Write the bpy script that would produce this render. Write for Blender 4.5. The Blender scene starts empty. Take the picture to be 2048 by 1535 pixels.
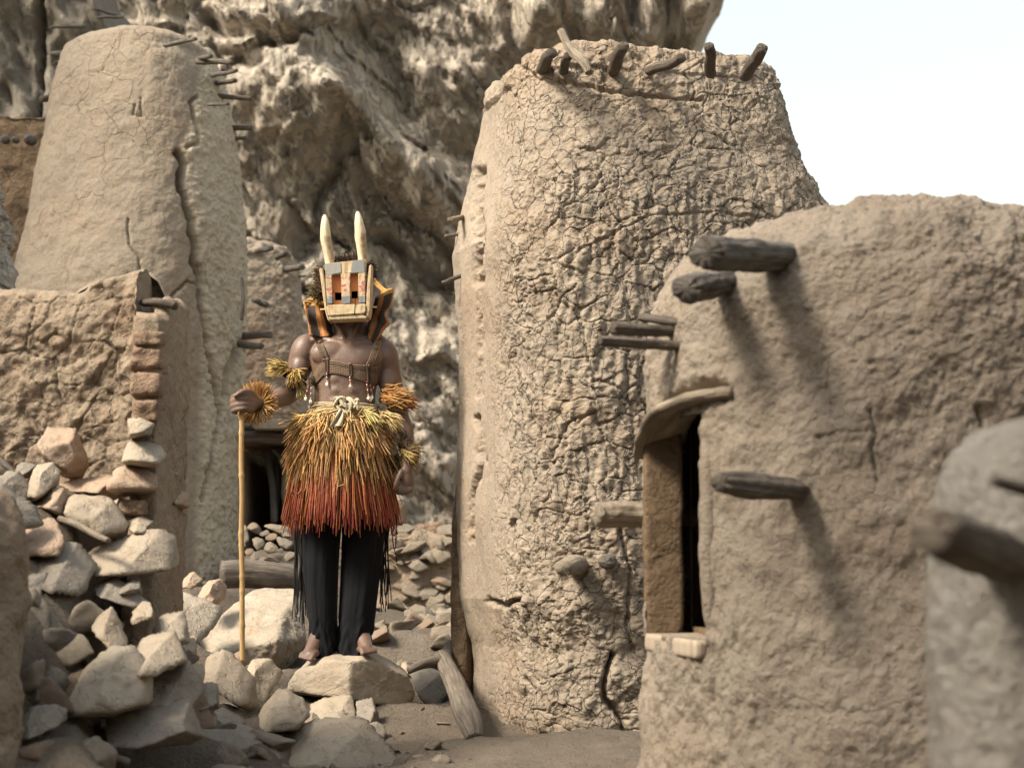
import bpy, bmesh, math, random
import numpy as np
from mathutils import Vector, Matrix
from mathutils.bvhtree import BVHTree

# ------------------------------------------------------------------ camera, sky, sun, exposure
SC = bpy.context.scene
FPX = 1024.0 / math.tan(math.radians(15.0))      # focal length in photo pixels (2048 wide)
PITCH = math.atan(382.5 / FPX)
CAMZ = 1.0
cam_d = bpy.data.cameras.new('camera')
cam = bpy.data.objects.new('camera', cam_d)
SC.collection.objects.link(cam)
cam.location = (0, 0, CAMZ)
cam.rotation_euler = (math.pi / 2 + PITCH, 0, 0)
cam_d.sensor_width = 36.0
cam_d.lens = 18.0 / math.tan(math.radians(15.0))
cam_d.clip_start = 0.1
cam_d.clip_end = 2000
cam_d.dof.use_dof = True
cam_d.dof.focus_distance = 8.5
cam_d.dof.aperture_fstop = 3.6
SC.camera = cam

SUN_AZ = math.radians(58)      # to the left of the direction behind the camera
SUN_EL = math.radians(46)
sdir = Vector((-math.sin(SUN_AZ) * math.cos(SUN_EL), -math.cos(SUN_AZ) * math.cos(SUN_EL), math.sin(SUN_EL)))
W = bpy.data.worlds.new('World')
SC.world = W
W.use_nodes = True
nt = W.node_tree
sky = nt.nodes.new('ShaderNodeTexSky')
sky.sky_type = 'NISHITA'
sky.sun_disc = False
sky.sun_elevation = SUN_EL
sky.sun_rotation = math.atan2(sdir.x, sdir.y)
sky.air_density = 2.2
sky.dust_density = 3.2
sky.ozone_density = 1.3
hsv = nt.nodes.new('ShaderNodeHueSaturation')      # hazy, nearly white sky
hsv.inputs['Saturation'].default_value = 0.5
nt.links.new(sky.outputs[0], hsv.inputs['Color'])
nt.links.new(hsv.outputs[0], nt.nodes['Background'].inputs[0])
nt.nodes['Background'].inputs[1].default_value = 0.15
sun_d = bpy.data.lights.new('sun', 'SUN')
sun_d.energy = 4.5
sun_d.angle = math.radians(16)
sun_d.color = (1.0, 0.91, 0.78)
sun = bpy.data.objects.new('sun', sun_d)
SC.collection.objects.link(sun)
sun.rotation_euler = sdir.to_track_quat('Z', 'Y').to_euler()
SC.view_settings.view_transform = 'Standard'
SC.view_settings.look = 'None'
SC.view_settings.gamma = 1.0
SC.view_settings.use_curve_mapping = False
SC.view_settings.exposure = 0.86

# ------------------------------------------------------------------ numeric helpers
CP, SP = math.cos(PITCH), math.sin(PITCH)
def P(px, py, d):
    """world point seen at photo pixel (px,py) at world depth y = d"""
    px = np.asarray(px, float); py = np.asarray(py, float); d = np.asarray(d, float)
    rx = (px - 1024.0) / FPX; ru = (767.5 - py) / FPX
    fy = CP - ru * SP; fz = SP + ru * CP
    k = d / fy
    return np.stack(np.broadcast_arrays(rx * k, d, CAMZ + fz * k), -1)
def PX(p):
    """photo pixel of world points"""
    p = np.asarray(p, float)
    x = p[..., 0]; y = p[..., 1]; z = p[..., 2] - CAMZ
    f = y * CP + z * SP; u = -y * SP + z * CP
    return 1024.0 + FPX * x / f, 767.5 - FPX * u / f
def Z3(pts): return [(x / 2.742, 540 + y / 2.742) for x, y in pts]
def Z4(pts): return [(x / 2.869, 1000 + y / 2.869) for x, y in pts]
def Z5(pts): return [(540 + x / 2.869, 1000 + y / 2.869) for x, y in pts]
def K6(x, y): return 580 + x / 5.482, 410 + y / 5.482

def _h(ix, iy, iz, seed):
    n = (ix.astype(np.uint32) * np.uint32(374761393)) ^ (iy.astype(np.uint32) * np.uint32(668265263)) ^ \
        (iz.astype(np.uint32) * np.uint32(2246822519)) ^ np.uint32((seed * 3266489917) & 0xffffffff)
    n = (n ^ (n >> np.uint32(15))) * np.uint32(2246822519)
    n = (n ^ (n >> np.uint32(13))) * np.uint32(3266489917)
    n = n ^ (n >> np.uint32(16))
    return n.astype(np.float32) / np.float32(4294967295.0)
def vn(p, seed=0):
    """value noise -1..1"""
    p = np.asarray(p, np.float32)
    i = np.floor(p).astype(np.int64); f = p - i
    f = f * f * f * (f * (f * 6 - 15) + 10)
    x, y, z = f[..., 0], f[..., 1], f[..., 2]
    I = i[..., 0], i[..., 1], i[..., 2]
    r = 0
    for dx in (0, 1):
        for dy in (0, 1):
            for dz in (0, 1):
                w = (x if dx else 1 - x) * (y if dy else 1 - y) * (z if dz else 1 - z)
                r = r + w * _h(I[0] + dx, I[1] + dy, I[2] + dz, seed)
    return r * 2 - 1
def fbm(p, o=4, seed=0, gain=0.5):
    p = np.asarray(p, np.float32); a = 1.0; r = 0; t = 0
    for k in range(o):
        r = r + a * vn(p * (2.03 ** k) + 17.3 * k, seed + k * 7); t += a; a *= gain
    return r / t
def cells(p, seed=0):
    """F1, F2 and an id per point"""
    p = np.asarray(p, np.float32); sh = p.shape[:-1]; q = p.reshape(-1, 3)
    i = np.floor(q).astype(np.int64)
    f1 = np.full(len(q), 9.0, np.float32); f2 = f1.copy(); cid = np.zeros(len(q), np.float32)
    for dx in (-1, 0, 1):
        for dy in (-1, 0, 1):
            for dz in (-1, 0, 1):
                cx, cy, cz = i[:, 0] + dx, i[:, 1] + dy, i[:, 2] + dz
                jx = cx + _h(cx, cy, cz, seed); jy = cy + _h(cx, cy, cz, seed + 11); jz = cz + _h(cx, cy, cz, seed + 23)
                d = np.sqrt((q[:, 0] - jx) ** 2 + (q[:, 1] - jy) ** 2 + (q[:, 2] - jz) ** 2)
                nw = d < f1
                f2 = np.where(nw, f1, np.minimum(f2, d)); f1 = np.where(nw, d, f1)
                cid = np.where(nw, _h(cx, cy, cz, seed + 37), cid)
    return f1.reshape(sh), f2.reshape(sh), cid.reshape(sh)
def facets(p, seed):
    """offset + tilt of the nearest cell: broken planar faces with ledges between them"""
    sh = p.shape[:-1]; q = np.asarray(p, np.float32).reshape(-1, 3); i = np.floor(q).astype(np.int64)
    f1 = np.full(len(q), 9.0, np.float32); out = np.zeros(len(q), np.float32)
    for dx in (-1, 0, 1):
        for dz in (-1, 0, 1):
            cx, cz = i[:, 0] + dx, i[:, 2] + dz; cy = cx * 0
            ox = q[:, 0] - cx - _h(cx, cy, cz, seed); oz = q[:, 2] - cz - _h(cx, cy, cz, seed + 23)
            d = np.sqrt(ox ** 2 + oz ** 2); nw = d < f1
            v = _h(cx, cy, cz, seed + 37) - .5 + (_h(cx, cy, cz, seed + 41) - .5) * ox * 1.2 + (_h(cx, cy, cz, seed + 43) - .72) * oz * 1.6
            out = np.where(nw, v, out); f1 = np.where(nw, d, f1)
    return out.reshape(sh)
def sstep(a, b, x):
    t = np.clip((x - a) / (b - a), 0, 1); return t * t * (3 - 2 * t)
def seg_dist(x, y, pts):
    """distance (px) of points to a polyline and parameter along it"""
    best = np.full(x.shape, 1e9); 
    for (x0, y0), (x1, y1) in zip(pts[:-1], pts[1:]):
        dx, dy = x1 - x0, y1 - y0
        t = np.clip(((x - x0) * dx + (y - y0) * dy) / (dx * dx + dy * dy + 1e-9), 0, 1)
        best = np.minimum(best, np.hypot(x - x0 - t * dx, y - y0 - t * dy))
    return best
def crinterp(pts, m):
    """Catmull-Rom resample of an (n,k) array to m rows"""
    pts = np.asarray(pts, float); n = len(pts)
    if n == 2:
        t = np.linspace(0, 1, m)[:, None]; return pts[0] * (1 - t) + pts[1] * t
    ext = np.vstack([2 * pts[0] - pts[1], pts, 2 * pts[-1] - pts[-2]])
    t = np.linspace(0, n - 1, m); i = np.minimum(t.astype(int), n - 2); f = (t - i)[:, None]
    a, b, c, d = ext[i], ext[i + 1], ext[i + 2], ext[i + 3]
    return 0.5 * (2 * b + (c - a) * f + (2 * a - 5 * b + 4 * c - d) * f * f + (3 * b - a - 3 * c + d) * f ** 3)

# ------------------------------------------------------------------ mesh helpers
COL = SC.collection
def mesh_np(name, V, F, mat=None, smooth=True, uv=None, col=None):
    """V (n,3); F list of int arrays (m,3) or (m,4)"""
    me = bpy.data.meshes.new(name)
    V = np.asarray(V, np.float32).reshape(-1, 3)
    if not isinstance(F, (list, tuple)): F = [F]
    F = [np.asarray(f, np.int32) for f in F if len(f)]
    loops = np.concatenate([f.ravel() for f in F])
    sizes = np.concatenate([np.full(len(f), f.shape[1], np.int32) for f in F])
    starts = np.concatenate([[0], np.cumsum(sizes)[:-1]]).astype(np.int32)
    me.vertices.add(len(V)); me.vertices.foreach_set('co', V.ravel())
    me.loops.add(len(loops)); me.loops.foreach_set('vertex_index', loops)
    me.polygons.add(len(sizes)); me.polygons.foreach_set('loop_start', starts)
    if uv is not None:
        l = me.uv_layers.new(name='UVMap')
        l.data.foreach_set('uv', np.asarray(uv, np.float32)[loops].ravel())
    if col is not None:
        a = me.color_attributes.new('Col', 'FLOAT_COLOR', 'POINT')
        c = np.ones((len(V), 4), np.float32); c[:, :3] = col
        a.data.foreach_set('color', c.ravel())
    me.polygons.foreach_set('use_smooth', np.full(len(sizes), smooth, bool))
    me.update(calc_edges=True); me.validate()
    if mat: me.materials.append(mat)
    return me
def add(name, me, parent=None, label=None, cat=None, group=None, kind=None, loc=None):
    o = bpy.data.objects.new(name, me); COL.objects.link(o)
    if loc is not None: o.location = loc
    if parent is not None:
        o.parent = parent
        o.matrix_parent_inverse = Matrix.Translation(-Vector(parent.location))
    if label: o['label'] = label
    if cat: o['category'] = cat
    if group: o['group'] = group
    if kind: o['kind'] = kind
    return o
def empty(name, loc, label, cat, group=None):
    o = add(name, None, None, label, cat, group, loc=Vector([float(c) for c in loc])); o.empty_display_size = 0.1
    return o
def grid_faces(nu, nv, wrap=False, mask=None):
    """rows v, columns u ; index = v*nu+u"""
    u = np.arange(nu if wrap else nu - 1); v = np.arange(nv - 1)
    U, Vv = np.meshgrid(u, v)
    U2 = (U + 1) % nu
    f = np.stack([Vv * nu + U, Vv * nu + U2, (Vv + 1) * nu + U2, (Vv + 1) * nu + U], -1)
    if mask is not None: f = f[mask[:f.shape[0], :f.shape[1]]]
    return f.reshape(-1, 4)
def grid_normals(G, wrap=False):
    if wrap:
        du = np.roll(G, -1, 1) - np.roll(G, 1, 1)
    else:
        du = np.gradient(G, axis=1)
    dv = np.gradient(G, axis=0)
    n = np.cross(du, dv); l = np.linalg.norm(n, axis=-1, keepdims=True)
    return n / np.maximum(l, 1e-9)
_ico = {}
def ico(sub):
    if sub not in _ico:
        bm = bmesh.new(); bmesh.ops.create_icosphere(bm, subdivisions=sub, radius=1.0)
        v = np.array([x.co[:] for x in bm.verts]); f = np.array([[q.index for q in p.verts] for p in bm.faces])
        bm.free(); _ico[sub] = (v / np.linalg.norm(v, axis=1, keepdims=True), f)
    return _ico[sub]
def tube_arrays(path, rad, rings=None, seg=12, rough=0.0, seed=0, freq=40.0, squash=1.0, cap=True, rel=0.0):
    """tube along a path; returns V, F(list), uv"""
    path = np.asarray(path, float); rad = np.asarray(rad, float)
    if rad.ndim == 0: rad = np.full(len(path), float(rad))
    m = rings or max(6, len(path) * 4)
    pr = crinterp(np.hstack([path, rad[:, None]]), m); c = pr[:, :3]; r = np.maximum(pr[:, 3], 1e-4)
    t = np.gradient(c, axis=0); t /= np.linalg.norm(t, axis=1, keepdims=True)
    ref = np.array([0.13, 0.21, 0.97]) if abs(t[:, 2]).mean() < 0.8 else np.array([0.97, 0.2, 0.1])
    a = np.cross(t, ref); a /= np.linalg.norm(a, axis=1, keepdims=True); b = np.cross(a, t)
    th = np.linspace(0, 2 * np.pi, seg, endpoint=False)
    G = c[:, None] + r[:, None, None] * (np.cos(th)[None, :, None] * a[:, None] + squash * np.sin(th)[None, :, None] * b[:, None])
    ln = np.concatenate([[0], np.cumsum(np.linalg.norm(np.diff(c, axis=0), axis=1))])
    if rough or rel:
        q = np.stack([np.cos(th)[None] * 2.6 + 0 * ln[:, None], np.sin(th)[None] * 2.6 + 0 * ln[:, None], ln[:, None] * 3.0 + 0 * th[None]], -1)
        n = 0.7 * fbm(q + seed * 3.1, 3, seed) + 0.5 * fbm(G * freq, 3, seed + 5)
        amp = rough + rel * r[:, None]
        G = G + (G - c[:, None]) / r[:, None, None] * (n * amp)[..., None]
    V = G.reshape(-1, 3); uv = np.stack([np.tile(th / 6.283, m), np.repeat(ln, seg)], -1)
    F = [grid_faces(seg, m, True)]
    if cap:
        V = np.vstack([V, c[0] - t[0] * r[0] * .12, c[-1] + t[-1] * r[-1] * .12]); uv = np.vstack([uv, [0, 0], [0, ln[-1]]])
        i = np.arange(seg); j = (i + 1) % seg; b0 = (m - 1) * seg
        F.append(np.concatenate([np.stack([j, i, np.full(seg, m * seg)], -1), np.stack([b0 + i, b0 + j, np.full(seg, m * seg + 1)], -1)]))
    return V, F, uv
def merge(parts):
    """merge list of (V,Flist,uv or None,col or None)"""
    Vs, Fs, Us, Cs = [], [], [], []; o = 0
    for p in parts:
        V, F = p[0], p[1]
        Vs.append(V)
        for f in (F if isinstance(F, list) else [F]): Fs.append(np.asarray(f) + o)
        Us.append(p[2] if len(p) > 2 and p[2] is not None else np.zeros((len(V), 2)))
        c = p[3] if len(p) > 3 and p[3] is not None else np.ones((len(V), 3)); Cs.append(np.broadcast_to(c, (len(V), 3)))
        o += len(V)
    return np.vstack(Vs), Fs, np.vstack(Us), np.vstack(Cs)
def strands(paths, rad, col, seg=3):
    """paths (S,K,3), rad (S,K) or scalar, col (S,3) or (S,K,3)"""
    S, K, _ = paths.shape
    t = np.gradient(paths, axis=1); t /= np.maximum(np.linalg.norm(t, axis=2, keepdims=True), 1e-9)
    a = np.cross(t, np.array([0.3, 0.9, 0.2])); a /= np.maximum(np.linalg.norm(a, axis=2, keepdims=True), 1e-9); b = np.cross(a, t)
    r = np.broadcast_to(np.asarray(rad, float), (S, K))
    th = np.arange(seg) * 2 * np.pi / seg + 0.5
    G = paths[:, :, None] + r[:, :, None, None] * (np.cos(th)[:, None] * a[:, :, None] + np.sin(th)[:, None] * b[:, :, None])
    f = grid_faces(seg, K, True)
    F = (f[None] + (np.arange(S) * K * seg)[:, None, None]).reshape(-1, 4)
    if col.ndim == 2: col = np.repeat(col[:, None], K, 1)
    C = np.repeat(col[:, :, None], seg, 2).reshape(-1, 3)
    return G.reshape(-1, 3), [F], None, C

# ------------------------------------------------------------------ materials
class NB:
    def __init__(s, name):
        s.m = bpy.data.materials.new(name); s.m.use_nodes = True; s.t = s.m.node_tree
        s.b = s.t.nodes['Principled BSDF']; s.k = 0
    def n(s, typ, **kw):
        x = s.t.nodes.new('ShaderNode' + typ)
        for k, v in kw.items():
            if k.startswith('_'): setattr(x, k[1:], v)
            else: s.put(x.inputs[k.replace('__', ' ')], v)
        return x
    def put(s, inp, v):
        if isinstance(v, bpy.types.NodeSocket): s.t.links.new(v, inp)
        elif isinstance(v, bpy.types.Node): s.t.links.new(v.outputs[0], inp)
        else:
            if isinstance(v, tuple) and len(v) == 3 and inp.type == 'RGBA': v = (*v, 1)
            inp.default_value = v
    def coord(s, scale=(1, 1, 1), kind='Object', rot=(0, 0, 0), loc=(0, 0, 0)):
        c = s.n('TexCoord')
        mp = s.n('Mapping'); s.put(mp.inputs['Vector'], c.outputs[kind]); mp.inputs['Scale'].default_value = scale
        mp.inputs['Rotation'].default_value = rot; mp.inputs['Location'].default_value = loc
        return mp.outputs[0]
    def noise(s, vec, scale, detail=6, rough=0.55, dist=0.0):
        return s.n('TexNoise', Vector=vec, Scale=scale, Detail=detail, Roughness=rough, Distortion=dist).outputs[0]
    def ramp(s, fac, stops):
        r = s.n('ValToRGB', Fac=fac); e = r.color_ramp.elements
        while len(e) < len(stops): e.new(0.5)
        for x, (p, c) in zip(e, stops):
            x.position = p; x.color = (*c, 1) if len(c) == 3 else c
        return r.outputs[0]
    def mix(s, f, a, b, mode='MIX'):
        x = s.n('Mix', _data_type='RGBA', _blend_type=mode)
        s.put(x.inputs[0], f); s.put(x.inputs[6], a); s.put(x.inputs[7], b)
        return x.outputs[2]
    def math(s, op, a, b=0.0, c=0.0):
        x = s.n('Math', _operation=op); s.put(x.inputs[0], a); s.put(x.inputs[1], b); s.put(x.inputs[2], c); return x.outputs[0]
    def mrange(s, v, a, b, c=0.0, d=1.0):
        x = s.n('MapRange'); s.put(x.inputs[0], v)
        for i, q in enumerate((a, b, c, d)): x.inputs[i + 1].default_value = q
        return x.outputs[0]
    def bump(s, h, dist, strength=1.0, prev=None):
        x = s.n('Bump', Height=h); x.inputs['Distance'].default_value = dist; x.inputs['Strength'].default_value = strength
        if prev is not None: s.put(x.inputs['Normal'], prev)
        return x.outputs[0]
    def done(s, col, rough=0.9, normal=None, spec=0.2):
        s.put(s.b.inputs['Base Color'], col); s.put(s.b.inputs['Roughness'], rough)
        s.b.inputs['Specular IOR Level'].default_value = spec
        if normal is not None: s.put(s.b.inputs['Normal'], normal)
        return s.m
ALB = .80
TINT = (1.0, 1.025, 1.04)      # dusty, greyer earth
def v3(c, k): return tuple(x * k for x in c)

def mud(name, c1, c2, c3, cs=8.0, crack=0.012, lump=0.012, grain=0.004, streak=None, patch=2.0, crackw=0.05, tint=None, cover=(.48, .66), masked=False):
    """earthen plaster: c1/c2 broad tones, c3 stains; cs crack cells per metre"""
    c1, c2, c3 = [tuple(a * b * ALB for a, b in zip(c, TINT)) for c in (c1, c2, c3)]
    s = NB(name); o = s.coord()
    w = s.n('TexNoise', Vector=o, Scale=5.0, Detail=4.0)
    warp = s.n('VectorMath', _operation='MULTIPLY_ADD'); s.put(warp.inputs[0], w.outputs[1]); warp.inputs[1].default_value = (.22, .22, .22); s.put(warp.inputs[2], o)
    col = s.mix(s.ramp(s.noise(o, patch, 5, 0.6, 0.4), [(.36, (0, 0, 0)), (.64, (1, 1, 1))]), c1, c2)
    col = s.mix(s.ramp(s.noise(o, patch * 2.7, 6, 0.65, 0.8), [(.52, (0, 0, 0)), (.7, (.75, .75, .75))]), col, c3)
    rain = s.noise(s.coord((3.2, 3.2, .35)), 2.0, 5, .6, .4)
    col = s.mix(s.ramp(rain, [(.52, (0, 0, 0)), (.72, (.55, .55, .55))]), col, v3(c2, .72))
    col = s.mix(s.ramp(s.noise(o, patch * .6, 4, .6, .9), [(.5, (0, 0, 0)), (.66, (.6, .6, .6))]), col, tuple(a * b for a, b in zip(c3, (.86, .80, .74))))
    col = s.mix(s.mrange(s.noise(o, 60, 4, .7), .35, .7, 0.0, 0.45), col, v3(c1, 1.22), 'MIX')
    col = s.mix(s.ramp(s.noise(o, 150, 3, .7), [(.27, (1, 1, 1)), (.37, (0, 0, 0))]), col, v3(c2, .55))
    ck = s.n('TexVoronoi', _feature='DISTANCE_TO_EDGE', Vector=warp.outputs[0], Scale=cs)
    brk = s.mrange(s.noise(o, 2.2, 3), *cover)
    c = s.math('MULTIPLY', s.math('SUBTRACT', s.mrange(ck.outputs[0], 0, crackw), 1.0), brk)
    if masked: c = s.math('MULTIPLY', c, s.n('Attribute', _attribute_name='Col').outputs[2])
    n = s.bump(c, crack, 1.0)
    lo = s.coord(streak) if streak else o
    hn = s.noise(lo, 16, 7, .62, .3)
    smooth = s.mrange(s.noise(o, patch * 1.3, 4, .55, .6), .40, .58, .25, 1.0)
    n = s.bump(s.math('MULTIPLY', hn, smooth), lump, 1.0, n)
    n = s.bump(s.noise(o, 95, 5, .7), grain, 1.0, n)
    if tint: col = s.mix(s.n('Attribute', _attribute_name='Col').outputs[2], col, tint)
    pit = s.n('TexVoronoi', Vector=warp.outputs[0], Scale=70.0)
    n = s.bump(s.mrange(pit.outputs[0], .0, .3), grain * .8, .7, n)
    return s.done(col, 0.95, n, .1)
def stone_mat(name, c1, c2, c3, lump=.01, grain=.003):
    c1, c2, c3 = [tuple(a * b * ALB for a, b in zip(c, TINT)) for c in (c1, c2, c3)]
    s = NB(name); o = s.coord()
    ob = s.n('ObjectInfo')
    ov = s.n('VectorMath', _operation='MULTIPLY_ADD'); s.put(ov.inputs[0], ob.outputs['Random']); ov.inputs[1].default_value = (31, 17, 23); s.put(ov.inputs[2], o)
    o = ov.outputs[0]
    col = s.mix(s.ramp(s.noise(o, 5, 6, .6, .5), [(.35, (0, 0, 0)), (.65, (1, 1, 1))]), c1, c2)
    col = s.mix(s.ramp(s.noise(o, 9, 6, .65, 1.2), [(.54, (0, 0, 0)), (.68, (.8, .8, .8))]), col, c3)
    col = s.mix(s.mrange(ob.outputs['Random'], 0, 1, 0, .35), col, v3(c3, .95))
    col = s.mix(s.ramp(s.noise(o, 130, 3, .7), [(.3, (1, 1, 1)), (.4, (0, 0, 0))]), col, v3(c2, .6))
    n = s.bump(s.noise(o, 14, 8, .62, .6), lump)
    n = s.bump(s.noise(o, 80, 5, .7), grain, 1, n)
    ck = s.n('TexVoronoi', _feature='DISTANCE_TO_EDGE', Vector=s.n('TexNoise', Vector=o, Scale=4.0, Detail=5.0).outputs[1], Scale=5.0)
    n = s.bump(s.mrange(ck.outputs[0], 0, .03), lump * .5, .6, n)
    return s.done(col, .92, n, .15)
def wood_mat(name, c1, c2, c3, k=1.0):
    s = NB(name); u = s.coord((14, 2.2, 1), 'UV'); o = s.coord()
    g = s.noise(u, 2.4, 8, .7, .6)
    col = s.ramp(g, [(.28, c3), (.48, c1), (.72, c2)])
    col = s.mix(s.mrange(s.noise(o, 9, 4), .35, .7, 0, .5), col, v3(c3, 1.2))
    n = s.bump(g, .014 * k); n = s.bump(s.noise(s.coord((40, 5, 1), 'UV'), 2, 6, .7), .004 * k, 1, n)
    return s.done(col, .85, n, .2)
def attr_mat(name, rough=.8, k=1.0, spec=.2):
    s = NB(name); a = s.n('Attribute', _attribute_name='Col')
    o = s.coord()
    col = s.mix(s.mrange(s.noise(o, 60, 3), .3, .7, 0, .35), a.outputs[0], (.05, .035, .02), 'MULTIPLY') if k < 1 else a.outputs[0]
    return s.done(col, rough, None, spec)
M = {}
M['tower_r'] = mud('mud_cracked_tan', (.36, .285, .21), (.285, .23, .175), (.34, .25, .175), 13, .0095, .012, .005, (1.5, 1.5, .55), 2.2, .045, None, (.30, .46), True)
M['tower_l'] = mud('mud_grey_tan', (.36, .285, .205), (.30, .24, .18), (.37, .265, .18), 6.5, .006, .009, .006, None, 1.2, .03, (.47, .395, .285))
M['tower_s'] = mud('mud_pinkish', (.38, .29, .21), (.33, .265, .195), (.36, .22, .14), 6, .006, .012, .005, None, 1.4, .03)
M['granary'] = mud('mud_smooth_tan', (.33, .27, .205), (.265, .21, .16), (.285, .215, .155), 2.6, .006, .03, .008, None, 1.3, .02)
M['wall'] = mud('mud_wall_ochre', (.37, .28, .195), (.31, .24, .17), (.33, .215, .135), 7, .012, .025, .008, None, 2.5, .05)
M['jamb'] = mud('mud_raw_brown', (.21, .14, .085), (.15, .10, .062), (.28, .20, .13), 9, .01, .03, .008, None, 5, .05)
M['earth'] = mud('dusty_earth', (.25, .20, .15), (.17, .135, .10), (.30, .245, .185), 12, .0, .04, .02, None, 1.5, .03)
M['brick'] = mud('mud_brick_orange', (.37, .235, .155), (.33, .22, .15), (.30, .235, .175), 10, .006, .03, .01, None, 6, .04)
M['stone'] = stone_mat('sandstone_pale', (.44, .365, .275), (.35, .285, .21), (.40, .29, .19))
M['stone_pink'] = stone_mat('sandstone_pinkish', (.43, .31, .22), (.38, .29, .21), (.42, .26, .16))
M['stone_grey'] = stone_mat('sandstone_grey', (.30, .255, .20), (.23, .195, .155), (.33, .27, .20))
M['wood'] = wood_mat('weathered_wood', (.19, .155, .12), (.33, .28, .22), (.07, .055, .042))
M['wood_pale'] = wood_mat('weathered_pale_wood', (.36, .29, .21), (.50, .43, .33), (.16, .12, .085))
M['wood_dark'] = wood_mat('weathered_dark_wood', (.19, .165, .135), (.34, .30, .25), (.06, .05, .04))
M['pillar'] = mud('mud_grey_worn', (.31, .275, .235), (.25, .22, .185), (.22, .175, .135), 5, .006, .05, .012, (1, 1, .4), 3, .03)
M['cords'] = attr_mat('fibre_colour', .75, .5)
R_ = 'loose stones of the rubble slope'
WS = .87       # the broken wall and the stones heaped before it stand this much nearer than first guessed
MANROCK = Z5([(110, 1105), (180, 915), (300, 862), (560, 858), (640, 940), (800, 1000), (845, 1100), (800, 1170), (600, 1190), (450, 1130), (400, 1138)])
BIGROCK = Z4([(1130, 860), (1240, 640), (1285, 545), (1400, 522), (1680, 535), (1770, 650), (1765, 780), (1700, 900), (1600, 1020), (1560, 1015), (1400, 955), (1180, 905)])
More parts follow.
